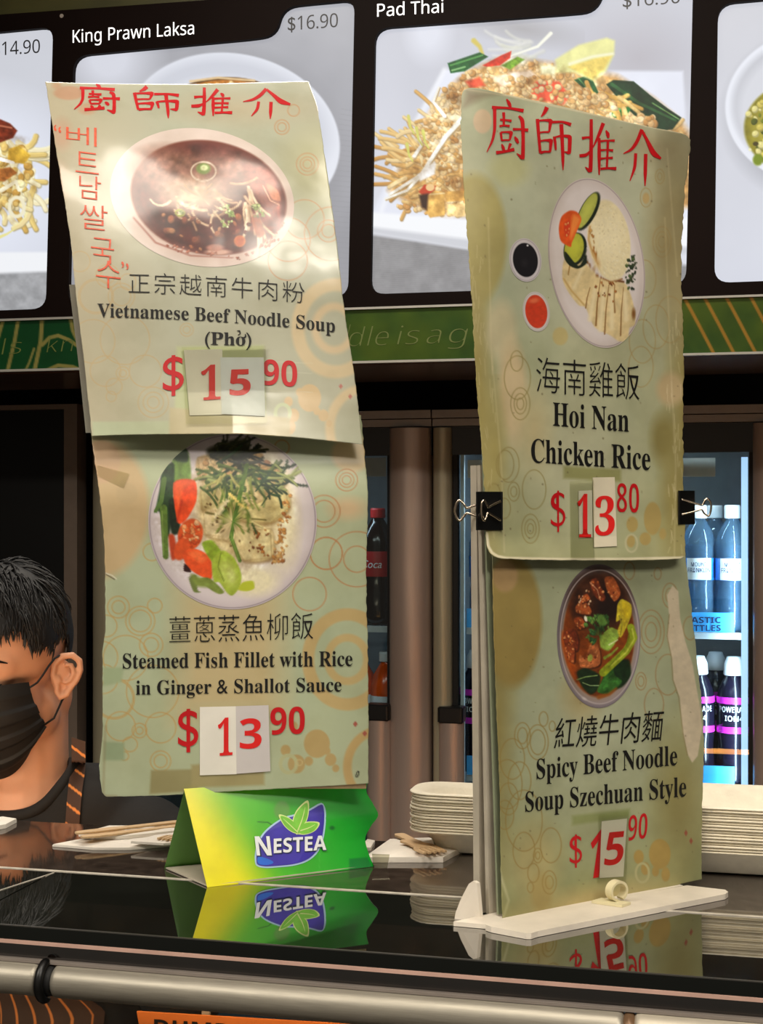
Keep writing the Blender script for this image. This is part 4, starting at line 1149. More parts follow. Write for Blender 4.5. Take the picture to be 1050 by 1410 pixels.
# ------------------------------------------------------------------ left sign
ls = thing('menu_sign', tuple(P(400, 1207, 1.2)), 'menu sign of two laminated noodle and fish sheets standing on a green iced tea card', 'sign')
ls.location.z = ZT_C
def base_d(px): return 1.175 + (px - 140) / 367.0 * .04
_gu = curve([(100, .105), (130, .080), (170, .056), (230, .032), (300, .016), (400, .004), (480, .001), (560, -.005), (612, -.010)])
def D_up(px, py):
    px = np.asarray(px, float); py = np.asarray(py, float)
    w = .0030 * np.sin(px / 46.0 + py / 75.0) * np.exp(-((py - 230) / 90.0) ** 2) + .0016 * np.sin(px / 23.0 - py / 41.0 + 1) * np.exp(-((py - 210) / 80.0) ** 2)
    sag = -.006 * np.clip(1 - np.abs(px - 320) / 160.0, 0, 1) * np.clip((py - 540) / 70.0, 0, 1)
    return base_d(px) + _gu(py) + w + sag
_gl = curve([(560, .012), (600, .012), (640, .005), (700, -.002), (800, -.002), (1000, .001), (1100, .004)])
def D_lo(px, py):
    return base_d(np.asarray(px, float)) + _gl(py) + .0012 * np.sin(np.asarray(py, float) / 60.0)
S_up = Sheet(curve([(110, 62), (160, 70), (230, 81), (330, 97), (400, 104), (500, 116), (605, 127)]),
             curve([(110, 424), (150, 437), (230, 449), (330, 463), (420, 473), (520, 488), (612, 499)]),
             curve([(40, 112), (140, 115), (260, 116), (340, 114), (424, 112), (440, 118)]),
             curve([(120, 601), (127, 600.5), (230, 598), (315, 597.5), (400, 602), (500, 612)]), D_up)
S_lo = Sheet(curve([(560, 119), (630, 130), (700, 139), (760, 144), (860, 145), (900, 141), (1000, 141), (1060, 137), (1097, 140)]),
             curve([(560, 496), (620, 501), (680, 506), (800, 504), (900, 506), (1000, 507), (1090, 507)]),
             curve([(100, 566), (520, 572)]),
             curve([(138, 1080), (141, 1091), (147, 1097), (230, 1095), (330, 1089), (420, 1084), (508, 1079)]), D_lo)

def paint_up(p):
    n = vnoise(p.x, p.y, 130, 4)[:, None]; t = np.clip((p.y - 330) / 260, 0, 1)[:, None]
    p.c = np.array((216, 210, 184)) * (1 - n) + np.array((206, 214, 186)) * n
    p.c = p.c * (1 - .35 * t) + np.array((218, 218, 184)) * .35 * t
    left = np.clip(1 - (p.x - 70 - (p.y - 110) * .12) / 130, 0, 1)[:, None]
    p.c = p.c * (1 - .5 * left) + np.array((222, 200, 160)) * .5 * left
    p.ell(95, 128, 22, 10, (226, 178, 142), 0, 2, .7); p.ell(120, 150, 14, 9, (226, 186, 150), 0, 2, .5); p.ell(78, 118, 8, 5, (222, 180, 140), 0, 2, .5); p.ell(85, 185, 16, 24, (224, 188, 156), 0, 6, .5)
    p.ell(80, 250, 16, 30, (220, 180, 145), 0, 8, .4)
    p.ell(440, 230, 60, 60, (212, 212, 168), 0, 30, .6); p.ell(330, 150, 90, 20, (224, 206, 170), 0, 20, .5)
    p.c *= .91
    rings(p, [(423, 226, 15, 10, 6), (388, 175, 10, 6), (404, 152, 8), (419, 302, 27), (456, 322, 37), (452, 318, 15, 9), (396, 359, 27), (397, 330, 30)], (208, 150, 104), .6)
    rings(p, [(167, 408, 18, 13), (132, 408, 22, 24), (148, 380, 16, 10), (172, 468, 34), (128, 470, 30), (145, 511, 21), (169, 514, 9, 5), (200, 511, 22), (157, 532, 11), (153, 546, 7), (211, 554, 21, 14, 8), (257, 454, 9, 5), (176, 388, 11), (110, 360, 14)], (206, 178, 128), .6)
    p.ring(462, 452, 52, 60, 20, (226, 204, 160), .6, 0, 3); p.ring(460, 452, 26, 30, 14, (228, 204, 162), .5, 0, 3); p.ring(500, 590, 46, 54, 15, (228, 204, 158), .6, 0, 3)
    for x, y, r in ((426, 548, 16), (445, 572, 7), (397, 553, 6), (404, 572, 8), (453, 583, 4), (412, 540, 5), (436, 566, 5), (398, 588, 9)): p.ell(x, y, r, r * 1.2, (226, 196, 146), 0, 1.5, .85)
    p.ring(389, 569, 10, 12, 5, (206, 216, 172), .9)
    for x, y in ((469, 532), (482, 546)): p.poly([(x - 3, y), (x, y - 4), (x + 3, y), (x, y + 4)], (206, 120, 104), 1, .8)
    p.poly([(242, 476), (364, 474), (366, 590), (238, 592)], (198, 206, 156), 2, .45); p.poly([(126, 580), (236, 579), (236, 600), (127, 601)], (196, 206, 168), 2, .6); p.poly([(232, 560), (400, 574), (400, 602), (232, 602)], (206, 194, 150), 2, .5)
    for y in (498, 512, 538): p.line([(366, y), (430, y + 2)], 1, (230, 228, 206), a=.4)

def paint_pho(p):
    p.c[:] = (226, 210, 202)
    n = vnoise(p.x, p.y, 40, 2)[:, None]; p.c *= (0.96 + .06 * n)
    rim = ((p.x - 272) / 128) ** 2 + ((p.y - 266) / 93) ** 2
    p.ell(289, 283, 117, 80, (206, 178, 168), 12, 14, .55)
    p.ell(287, 272, 108, 78, (120, 62, 50), 11, 3); p.ell(288, 273, 103, 74, (84, 32, 26), 11, 8, 1, (18, .35))
    p.ell(240, 236, 60, 34, (150, 104, 88), 10, 16, .7, (10, .3)); p.ell(312, 232, 44, 24, (146, 96, 80), 10, 12, .6, (10, .3)); p.ell(268, 268, 50, 24, (196, 170, 140), 0, 16, .6, (9, .2))
    p.poly([(334, 226), (366, 232), (384, 256), (386, 290), (368, 288), (344, 262)], (146, 78, 62), 5, .9, (8, .25)); p.poly([(352, 286), (386, 292), (384, 316), (352, 322), (336, 306)], (134, 58, 44), 5, .9, (7, .25))
    p.poly([(366, 252), (382, 262), (386, 276), (374, 274)], (196, 124, 92), 2, .8); p.line([(362, 256), (372, 276), (384, 282)], 2, (220, 170, 140), a=.7)
    p.strands([(220, 260), (330, 250), (340, 290), (240, 300)], 22, 22, 48, 3, [(214, 186, 148), (226, 204, 170), (190, 150, 112)], 4, (0, 180), .8, .75)
    p.strands([(324, 244), (350, 250), (368, 318), (340, 300)], 12, 30, 55, 4, [(226, 200, 168), (206, 170, 136), (236, 214, 186)], 5, (50, 85), .3, .9)
    p.poly([(346, 300), (356, 296), (364, 322), (354, 326)], (182, 100, 66), 2, .9)
    p.crumbs([(215, 292), (330, 298), (370, 320), (300, 350), (240, 338)], 34, 2, 6, [(130, 66, 44), (166, 96, 60), (104, 42, 30), (190, 130, 86)], 7, .5, 1.2)
    p.ell(330, 332, 8, 8, (206, 120, 60), 0, 2); p.ell(330, 332, 6, 7, (190, 92, 44), 0, 2); p.ell(300, 347, 18, 4, (206, 160, 140), 0, 2, .8); p.ell(296, 341, 12, 5, (176, 112, 92), 0, 2, .9)
    p.ell(280, 232, 10, 8, (120, 140, 70), 0, 3); p.ell(281, 231, 5, 4, (214, 224, 170), 0, 2); p.ring(280, 236, 17, 13, 2.5, (210, 190, 170), .8)
    for x, y, r in ((313, 287, 9), (318, 296, 5), (312, 307, 8), (357, 294, 8), (248, 293, 5), (352, 284, 5)):
        p.crumbs(ellpts(x, y, r, r * .8), 12, 1.2, 2.6, [(150, 166, 90), (196, 206, 140), (110, 130, 60), (224, 226, 180)], int(x), .6)
    p.ring(248, 293, 6, 4.5, 2.5, (150, 150, 66), .9)
    p.crumbs([(225, 335), (330, 352), (382, 318), (392, 300), (388, 330), (330, 358), (240, 345)], 46, 1, 2.2, [(190, 120, 96), (160, 90, 66)], 12, .8, .8)
    p.shade(ellpts(288, 273, 103, 74), 22, .3, 66); p.shade(ellpts(288, 273, 103, 74), 7, .2, 67)
    p.line([(184, 300), (214, 334), (262, 352), (320, 355)], 3, (150, 80, 66), 2, .6, 2)

def paint_lo(p):
    n = vnoise(p.x, p.y, 110, 14)[:, None]
    p.c = np.array((190, 198, 156)) * (1 - n) + np.array((178, 192, 156)) * n
    p.c += (np.clip((p.y - 640) / 300, 0, 1) * np.clip((1000 - p.y) / 300, 0, 1) * 8)[:, None]
    p.ell(135, 700, 72, 98, (212, 182, 132), 0, 8, .75); p.ell(140, 636, 26, 30, (214, 176, 134), 0, 3, .7); p.ell(175, 680, 16, 16, (206, 178, 130), 0, 2, .5)
    p.poly([(232, 800), (400, 800), (400, 1000), (232, 1000)], (206, 186, 134), 26, .5); p.ell(485, 625, 30, 26, (222, 196, 146), 0, 5, .7); p.ell(478, 700, 30, 18, (222, 192, 146), 0, 8, .5)
    rings(p, [(477, 661, 15, 10, 6), (446, 704, 22, 15), (491, 770, 38, 18), (449, 762, 22, 22), (426, 818, 23), (388, 616, 10)], (202, 138, 84), .7)
    rings(p, [(163, 836, 15, 9), (193, 855, 20, 15), (213, 834, 10), (208, 888, 16, 10), (173, 906, 31), (146, 862, 15), (157, 962, 26, 28), (210, 952, 36), (166, 1000, 20), (192, 1006, 10, 5), (221, 1002, 21), (179, 1025, 10), (171, 1041, 6), (221, 1048, 14, 9), (209, 760, 12), (140, 905, 22), (142, 935, 20)], (206, 160, 84), .62)
    p.ring(478, 908, 54, 62, 18, (206, 178, 116), .65, 0, 2); p.ring(478, 908, 27, 30, 12, (208, 182, 120), .6, 0, 2); p.ring(524, 1056, 46, 50, 13, (200, 168, 104), .65, 0, 2)
    for x, y, r in ((436, 1024, 18), (455, 1046, 8), (393, 1033, 7), (408, 1052, 12), (462, 1058, 5), (425, 1048, 6), (404, 1000, 6), (450, 1034, 5)): p.ell(x, y, r, r * 1.1, (192, 164, 102), 0, 1.5, .8)
    p.ring(397, 1052, 11, 12, 5, (190, 192, 140), .9); p.ring(412, 1050, 4, 4, 1.5, (210, 190, 130), .8)
    for x, y in ((489, 997), (502, 1010)): p.poly([(x - 3.5, y), (x, y - 4.5), (x + 3.5, y), (x, y + 4.5)], (176, 86, 70), 1, .8)
    p.poly([(207, 1060), (274, 1058), (274, 1090), (205, 1094)], (160, 152, 100), 2, .55); p.poly([(262, 1052), (365, 1044), (365, 1082), (262, 1086)], (172, 160, 106), 2, .45); p.poly([(142, 1020), (172, 1022), (172, 1048), (141, 1048)], (156, 176, 136), 2, .5)
    p.poly([(141, 918), (172, 918), (168, 940), (141, 946)], (166, 184, 140), 2, .5)
    p.ring(492, 1066, 1.5, 4, 1.6, (40, 40, 34), .9, 20)
    p.line([(145, 1000), (142, 1096), (160, 1096)], 3, (156, 140, 100), a=.5, soft=3)
    p.line([(144, 789), (154, 792), (160, 797)], 1.4, (236, 232, 210)); p.line([(146, 791), (158, 798)], 1.2, (96, 84, 60))

def paint_fish(p):
    p.c[:] = (206, 194, 198); p.c *= (.97 + .05 * vnoise(p.x, p.y, 50, 1)[:, None])
    p.ell(320, 718, 108, 112, (222, 212, 214), 0, 10, .8); p.ell(322, 722, 98, 102, (216, 205, 205), 0, 12, .7); p.ring(320, 718, 114, 119, 2, (150, 138, 146), .6)
    p.ell(378, 700, 32, 84, (234, 222, 186), -8, 14, .85, (4, .05)); p.ell(350, 800, 34, 22, (236, 226, 190), 0, 12, .8, (4, .05))
    # greens on the left
    p.poly([(242, 618), (252, 616), (260, 626), (262, 664), (238, 668), (236, 640)], (116, 150, 66), 3, 1, (8, .25)); p.poly([(238, 622), (246, 614), (258, 620), (258, 636), (240, 634)], (34, 60, 30), 3, .9)
    p.poly([(231, 640), (240, 640), (238, 690), (232, 740), (220, 706), (214, 704), (220, 672), (222, 654)], (40, 66, 34), 3, 1, (6, .4)); p.line([(226, 660), (222, 690), (214, 704)], 7, (86, 116, 52), 5); p.line([(225, 700), (228, 766)], 10, (92, 120, 48), 8, 1, 1.5, (5, .2)); p.line([(223, 704), (225, 764)], 2, (130, 156, 80), a=.6)
    p.poly([(232, 690), (244, 688), (248, 730), (236, 734)], (26, 40, 24), 3, 1, (4, .5)); p.poly([(232, 738), (240, 738), (244, 766), (236, 770)], (190, 66, 30), 3, .9)
    # fish pieces
    p.ell(322, 700, 58, 78, (208, 186, 136), -6, 22, .9, (9, .12))
    for poly, c in (([(272, 630), (316, 626), (320, 656), (276, 660)], (222, 190, 140)), ([(276, 676), (310, 666), (330, 690), (300, 708), (278, 702)], (204, 186, 128)), ([(280, 706), (314, 700), (326, 742), (282, 736)], (222, 200, 152)), ([(326, 700), (352, 694), (392, 672), (398, 700), (372, 720), (330, 716)], (212, 194, 132)), ([(324, 732), (372, 728), (374, 768), (336, 772), (322, 752)], (234, 216, 160)), ([(340, 650), (376, 640), (394, 664), (360, 680)], (200, 178, 118))): p.poly(np.array(poly) + (1.5, 2.5), (140, 108, 58), 5, .8); p.poly(poly, np.array(c) * .96, 3, .97, (9, .16)); p.line(list(poly) + [poly[0]], 1.6, (150, 116, 64), a=.45, soft=2)
    p.crumbs([(276, 630), (315, 630), (318, 654), (280, 655)], 26, 2, 5, [(226, 196, 140), (240, 214, 164), (206, 160, 104)], 22, .5)
    p.crumbs([(340, 620), (376, 630), (384, 664), (350, 660)], 30, 2, 5, [(196, 156, 96), (176, 120, 70), (214, 176, 120), (120, 90, 50)], 23, .5)
    p.line([(284, 706), (316, 712), (366, 716)], 3, (88, 80, 30), 2, .8, 2); p.line([(280, 660), (310, 668)], 3, (110, 96, 40), a=.6, soft=2)
    p.crumbs([(344, 726), (372, 728), (370, 768), (340, 760)], 24, 1, 3, [(150, 84, 34), (190, 120, 50), (120, 60, 24)], 24, .5); p.crumbs([(388, 690), (400, 680), (392, 780), (374, 776)], 60, 1.2, 3.4, [(196, 140, 74), (220, 176, 110), (160, 100, 50)], 25, .5)
    # shallots and herbs on top
    p.poly([(286, 618), (320, 606), (340, 606), (342, 630), (318, 634), (290, 630)], (44, 48, 30), 6, .9, (5, .5))
    p.strands([(284, 612), (340, 604), (346, 636), (290, 636)], 40, 16, 36, 2.4, [(34, 44, 26), (60, 66, 34), (22, 30, 18)], 26, (-60, 60), .5)
    p.strands([(258, 636), (388, 640), (384, 672), (270, 672)], 70, 16, 44, 3, [(70, 92, 40), (40, 70, 34), (104, 126, 62), (30, 52, 30), (150, 160, 96)], 27, (-40, 60), .5)
    p.strands([(298, 650), (350, 650), (340, 700), (310, 700)], 40, 18, 48, 3, [(96, 116, 44), (128, 140, 62), (60, 84, 34), (176, 170, 96), (206, 190, 130)], 28, (50, 140), .5)
    p.line([(340, 640), (326, 700), (318, 740), (330, 772)], 6, (84, 116, 42), 5, 1, 1.4, (4, .25)); p.line([(318, 736), (328, 770)], 3, (120, 150, 66), a=.8); p.line([(312, 690), (296, 712)], 5, (222, 206, 160), 4); p.line([(316, 680), (330, 694), (342, 700)], 4, (226, 200, 110), 2)
    p.line([(372, 650), (352, 676)], 3, (40, 70, 40), 2); p.line([(390, 664), (368, 684), (360, 696)], 2, (40, 60, 30), 1.5)
    # carrots and bok choy
    p.poly([(239, 665), (268, 662), (270, 690), (256, 716), (244, 718)], (230, 76, 30), 2, 1, (9, .1)); p.poly([(239, 665), (268, 662), (252, 676), (246, 700)], (240, 96, 44), 3, .8); p.line([(250, 690), (244, 718)], 3, (180, 40, 16), a=.6, soft=3)
    p.ell(262, 736, 17, 22, (214, 84, 32), 15, 2); p.crumbs(ellpts(262, 736, 15, 20, 20, 15), 60, 1.2, 3.6, [(236, 150, 90), (224, 96, 40), (246, 190, 140), (206, 70, 26)], 29, .6); p.ell(250, 756, 10, 16, (220, 84, 34), 20, 2)
    p.poly([(252, 760), (270, 756), (288, 766), (292, 782), (290, 798), (270, 790), (256, 778)], (232, 84, 34), 2, 1, (9, .1)); p.poly([(258, 762), (272, 758), (286, 768), (276, 776)], (244, 110, 56), 3, .7); p.poly([(254, 776), (262, 784), (262, 788), (253, 786)], (50, 20, 20), 1.5)
    p.poly([(278, 748), (292, 744), (304, 758), (312, 768), (296, 776), (286, 766)], (140, 166, 44), 2, 1, (7, .15))
    p.poly([(292, 772), (306, 758), (322, 768), (332, 790), (330, 808), (320, 820), (312, 816), (302, 802), (294, 800)], (164, 184, 60), 2, 1, (8, .12)); p.ell(314, 790, 12, 20, (190, 204, 96), -20, 6, .8); p.line([(304, 762), (300, 780), (308, 800)], 2, (120, 140, 40), a=.7); p.ell(318, 792, 5, 9, (206, 216, 124), -10, 4, .8)
    p.poly([(334, 802), (348, 800), (350, 810), (340, 814), (328, 812)], (186, 196, 52), 2); p.poly([(260, 796), (270, 792), (272, 812), (276, 815), (272, 816), (266, 814)], (110, 124, 62), 2); p.poly([(274, 798), (288, 796), (308, 814), (302, 818), (290, 812)], (124, 140, 60), 2, 1, (4, .2)); p.poly([(262, 790), (280, 796), (300, 808), (270, 808)], (130, 148, 66), 3, .6)
    p.shade(ellpts(330, 700, 80, 90), 14, .22, 64); p.shade(ellpts(300, 720, 90, 90), 5, .12, 65)
    p.crumbs([(282, 690), (330, 700), (330, 760), (284, 730)], 14, 1.2, 2.6, [(120, 90, 40), (96, 70, 30)], 31, .5, 1, .8, .7)

back = MB()
def slab(sheet, xs0, xs1, ys, d0, d1, n=12):
    """A board following a sheet's curve, behind it."""
    ys = np.linspace(ys[0], ys[1], n); b = MB(); V = []
    for y in ys:
        xl = float(sheet.L(y)) + xs0; xr = float(sheet.R(y)) + xs1
        for x, e in ((xl, d0), (xr, d0), (xr, d1), (xl, d1)): V.append(tuple(P(x, y, float(sheet.D(np.array(x), np.array(y))) + e)))
    F = [(0, 1, 2, 3), tuple(reversed(range(4 * (n - 1), 4 * n)))]
    for i in range(n - 1):
        for j in range(4): a, c = i * 4 + j, i * 4 + (j + 1) % 4; F.append((a, a + 4, c + 4, c))
    return b.add(V, F)
fix_normals(slab(S_lo, 2, -3, (612, 1086), .0012, .0042).build('backing_board', M['cardboard'], ls))
fix_normals(slab(S_up, -8, -2, (392, 596), .0150, .0165).build('backing_board', mat('clear_grey_sleeve', (150, 146, 132), .3), ls))
fix_normals(slab(S_up, 6, -6, (125, 560), .0055, .0064, 40).build('sheet_back', M['foam'], ls))
up = S_up.build('upper_sheet', paint_up, M['print_l'], ls, 1.25, .8, seed=3)
lo = S_lo.build('lower_sheet', paint_lo, M['print_l2'], ls, 1.3, 1.2, seed=8)
S_up.picture('soup_photo', 278, 272, 128, 94, 12, paint_pho, M['print_l'], up)
S_lo.picture('fish_photo', 320, 718, 116, 121, 0, paint_fish, M['print_l2'], lo)
title(S_up, [(102, 165, 115.5, 156), (181, 248, 119, 163), (262, 320, 120, 160), (334, 400, 122, 164)], M['ink_red'], up, .58)
for ch, x, y, w, h, r in (('“', 79, 177, 10, 9, 0), ('베', 112, 187, 42, 26, 0), ('트', 120, 224, 32, 29, 0), ('남', 124, 258, 30, 32, 0), ('쌀', 129, 299, 38, 34, 0), ('국', 141, 345, 32, 34, 0), ('수', 149, 378, 34, 38, 0), ('”', 172, 366, 10, 9, 0)):
    S_up.text(ch, (x - w / 2, y + h / 2 - 2), (x + w / 2, y + h / 2 + 2), h, M['ink_orange'], up, offset=-.010 if len(ch.encode()) > 2 and ch not in '“”' else 0)
S_up.text('正宗越南牛肉粉', (177, 404), (419, 418), 29, M['ink_black'], up, sag=-2.5, offset=-.012, space=1.14)
S_up.text(serif('Vietnamese Beef Noodle Soup'), (134, 437), (461, 458), 19, M['ink_black'], up, sag=-4, ref=serif('V'))
S_up.text('(' + serif('Pho') + ')', (282, 474.5), (346, 476), 17.5, M['ink_black'], up, ref=serif('P'), offset=.004)
S_up.strokes([brush([(327.5, 461.5), (330.5, 459), (329.5, 455.5), (326, 455.5)], (1.0, 1.6, 1.8, .8)), brush([(334.5, 465.5), (338, 463.5), (337.5, 460)], (2.2, 2.2, 1.2))], M['ink_black'], up)
S_up.text(sansb('$'), (224, 547), (253, 543), 56, M['ink_red'], up)
S_up.patch([(253, 482), (306, 480.5), (306, 571), (261, 572)], M['patch'], up)
S_up.patch([(303, 492), (363, 492), (365, 573), (305, 570)], M['label_w'], up, .0009)
S_up.text(serif('1'), (277, 551), (303.5, 549.5), 48, M['ink_red2'], up, .0016); S_up.text(sansb('5'), (316, 545), (345, 544), 36, M['ink_red2'], up, .0016, offset=.01)
S_up.text(sansb('90'), (362, 530), (409, 533), 36, M['ink_red'], up)
S_up.patch([(250, 478), (366, 476), (368, 582), (256, 584)], M['tape'], up, .002, .0001, 'clear_tape')
S_lo.patch([(133, 640), (178, 652), (170, 672), (134, 655)], M['tape'], lo, .0006, .0002, 'clear_tape')
S_lo.text('薑蔥蒸魚柳飯', (233, 886), (431, 880), 37, M['ink_black'], lo, offset=-.010, space=1.02)
S_lo.text(serif('Steamed Fish Fillet with Rice'), (169, 920.5), (485, 917), 20.5, M['ink_black'], lo, ref=serif('F'))
S_lo.text(serif('in Ginger & Shallot Sauce'), (187, 957), (470, 952.5), 20, M['ink_black'], lo, ref=serif('S'))
S_lo.text(sansb('$'), (245, 1037), (273, 1035), 60, M['ink_red'], lo)
S_lo.patch([(275, 973.5), (325, 972.5), (325.5, 1066), (275, 1067.5)], M['patch'], lo); S_lo.patch([(324.5, 972.5), (369.5, 971), (372, 1062), (325.5, 1065.5)], M['patch_grey'], lo, .0007)
S_lo.text(serif('1'), (300, 1041), (320, 1039.5), 52, M['ink_red2'], lo, .0013); S_lo.text(sansb('3'), (330, 1031.5), (360, 1030.5), 42, M['ink_red2'], lo, .0014)
S_lo.text(sansb('90'), (372, 1012), (419.5, 1010.5), 38, M['ink_red'], lo)

# green tent card carrying the sheets
def nest_d(u): return 1.16 + .07 * u
NB = [(285, 1222, 1.160), (515, 1193, 1.228)]; NT = [(253, 1086, 1.186), (507, 1070, 1.250)]
def card(name, bl, br, tr, tl, nu, nv, paintfn, wavy, m, parent, lift=0.0, pc=None):
    u, v = np.meshgrid(np.linspace(0, 1, nu), np.linspace(0, 1, nv))
    c = [np.array(k, float) for k in (bl, br, tr, tl)]
    q = (c[0][None, None] * (1 - u[..., None]) + c[1] * u[..., None]) * (1 - v[..., None]) + (c[3] * (1 - u[..., None]) + c[2] * u[..., None]) * v[..., None]
    q[..., 0] += wavy(v) * u ** 6
    px, py, d = q[..., 0].ravel(), q[..., 1].ravel(), q[..., 2].ravel()
    p = Paint(px, py, (0, 150, 40)); paintfn(p)
    V = P(px, py, d - lift); F = grid_faces(nu, nv)[:, ::-1]
    idx = np.r_[np.arange(nu), np.arange(1, nv) * nu + nu - 1, (nv - 1) * nu + np.arange(nu - 2, -1, -1), np.arange(nv - 2, 0, -1) * nu]
    bk = P(px[idx], py[idx], d[idx] + .0012); n0 = len(V); m0 = len(idx)
    rim = np.stack([idx, n0 + np.arange(m0), n0 + np.roll(np.arange(m0), -1), np.roll(idx, -1)], 1)
    return mk(name, np.vstack([V, bk]), np.vstack([F, rim]), m, parent, smooth=False, cols=np.vstack([p.out(), np.repeat(lin((206, 210, 180))[None], m0, 0)]))
def paint_green(p):
    t = np.clip((p.x - 262 - (p.y - 1090) * .28 - 30) / 200, 0, 1)[:, None]
    k = np.clip((p.x - 262 - (p.y - 1090) * .28) / 85 + (1150 - p.y) / 260, 0, 1)[:, None]; k = k * k * (3 - 2 * k)
    g = np.array((110, 190, 30)) * (1 - t) + np.array((0, 166, 44)) * t
    p.c = np.array((236, 226, 0)) * (1 - k) + g * k
    p.poly([(480, 1182), (506, 1180), (514, 1196), (480, 1200)], (0, 128, 50), 1.5, .6)
    p.ell(457, 1140, 4, 3, (10, 110, 40), 0, 1.5, .7)
    p.line([(355, 1132), (368, 1132), (378, 1138)], 1.3, (20, 90, 20))
    p.line([(440, 1170), (439, 1215)], 1.2, (90, 190, 80), a=.4)
    p.ell(388, 1116, 12, 14, (96, 160, 70), 0, 2, .5)
M['card'] = mat_print('glossy_card_print', .32, coat=.2, coat_rough=.15)
wav = curve([(0, 0), (.10, -5), (.3, -10), (.45, -1), (.58, 10), (.7, 4), (.85, -4), (1, 0)])
st = card('card_front', NB[0], NB[1], NT[1], NT[0], 150, 90, paint_green, wav, M['card'], ls)
def paint_green2(p):
    t = np.clip((p.y - 1080) / 120, 0, 1)[:, None]; p.c = np.array((92, 142, 62)) * (1 - t) + np.array((96, 152, 66)) * t
sb = card('card_back', (226, 1196, 1.2215), (470, 1176, 1.28), (507, 1070, 1.2512), (254, 1086, 1.1872), 60, 40, paint_green2, lambda v: 0 * v, M['card'], ls)
q = [P(*NB[0][:2], NB[0][2] + .001), P(*NB[1][:2], NB[1][2] + .001), P(470, 1178, 1.279), P(228, 1198, 1.2195)]
q = [np.array((a[0], a[1], ZT_C + .0006)) for a in q]
MB().prism(q, (0, 0, .001)).build('card_base', M['foam'], ls)
# emblem on the card
def card_lay(pts2, lift):
    a = np.asarray(pts2, float); bl, br, tr, tl = [np.array(k, float) for k in (NB[0], NB[1], NT[1], NT[0])]
    u = np.full(len(a), .5); v = np.full(len(a), .5)
    for _ in range(30):
        xl = bl[0] + (tl[0] - bl[0]) * v; xr = br[0] + (tr[0] - br[0]) * v; u = (a[:, 0] - xl) / (xr - xl)
        yb_ = bl[1] + (br[1] - bl[1]) * u; yt_ = tl[1] + (tr[1] - tl[1]) * u; v = (yb_ - a[:, 1]) / (yb_ - yt_)
    d = (bl[2] * (1 - u) + br[2] * u) * (1 - v) + (tl[2] * (1 - u) + tr[2] * u) * v
    return P(a[:, 0], a[:, 1], d - lift)
def cx_(pts): return [(220 + x / 3.387, 1070 + y / 3.387) for x, y in pts]
def smooth_poly(pts, n=6):
    pts = np.array(pts, float); k = len(pts); out = []
    for i in range(k):
        p0, p1, p2, p3 = pts[i - 1], pts[i], pts[(i + 1) % k], pts[(i + 2) % k]
        for t in np.linspace(0, 1, n, endpoint=False):
            out.append(.5 * (2 * p1 + (p2 - p0) * t + (2 * p0 - 5 * p1 + 4 * p2 - p3) * t ** 2 + (3 * p1 - p0 - 3 * p2 + p3) * t ** 3))
    return out
def flat(name, pts, m, parent, lift): return mk(name, card_lay(pts, lift), [tuple(range(len(pts)))], m, parent)
EMB = [(456, 408), (450, 385), (452, 350), (462, 310), (485, 268), (525, 230), (580, 195), (640, 178), (700, 156), (752, 128), (764, 150), (766, 200), (760, 260), (748, 310), (722, 356), (680, 388), (620, 406), (540, 414), (490, 416)]
def grow(pts, k):
    a = np.array(pts, float); t = np.roll(a, -1, 0) - np.roll(a, 1, 0); t /= np.linalg.norm(t, axis=1)[:, None]
    return a + np.stack([t[:, 1], -t[:, 0]], 1) * -k
area_s = sum(EMB[i][0] * EMB[(i + 1) % len(EMB)][1] - EMB[(i + 1) % len(EMB)][0] * EMB[i][1] for i in range(len(EMB)))
sg = -1 if area_s > 0 else 1
M['emb'] = mat('violet_blue_ink', (58, 46, 168), .35, noise=.12, nscale=60); M['emb_light'] = mat('pale_blue_ink', (168, 200, 226), .35); M['emb_blue'] = mat('bright_blue_ink', (34, 104, 214), .35)
M['leaf_g'] = mat('leaf_green_ink', (120, 196, 60), .35, noise=.15, nscale=120); M['leaf_l'] = mat('pale_leaf_ink', (214, 234, 150), .35)
flat('emblem_border', cx_(smooth_poly(grow(EMB, 8 * sg), 3)), M['emb_light'], st, .0004)
flat('emblem', cx_(smooth_poly(EMB, 3)), M['emb'], st, .0007)
flat('emblem_glow', cx_(smooth_poly([(460, 404), (458, 372), (500, 380), (530, 398), (500, 410)], 4)), M['emb_blue'], st, .0009)
for pts in ([(640, 258), (622, 215), (640, 160), (684, 120), (690, 160), (680, 205), (652, 240)], [(648, 262), (610, 250), (580, 222), (562, 182), (600, 192), (632, 218), (650, 248)], [(650, 252), (660, 226), (690, 212), (736, 216), (722, 246), (690, 262), (660, 264)]):
    o = flat('leaf_border', cx_(smooth_poly(np.mean(pts, 0) + (np.array(pts) - np.mean(pts, 0)) * 1.16, 4)), M['leaf_l'], st, .0010)
    flat('leaf', cx_(smooth_poly(pts, 4)), M['leaf_g'], st, .0012)
    a_, b_ = np.array(pts[0], float), np.array(pts[3], float)
    V_, F_ = brush(cx_([a_ * .95 + b_ * .05, a_ * .5 + b_ * .5 + (3, 2), a_ * .15 + b_ * .85]), (1.6, 1.2, .4)); mk('leaf_vein', card_lay(V_, .0014), F_, M['leaf_l'], st)
def card_text(s, p0, p1, h, m, lift, **k):
    o2, f = place_text(s, p0, p1, h, **k); mk('lettering', card_lay(o2, lift), f, m, st)
p = cx_([(462, 366), (498, 362), (524, 356), (776, 340)])
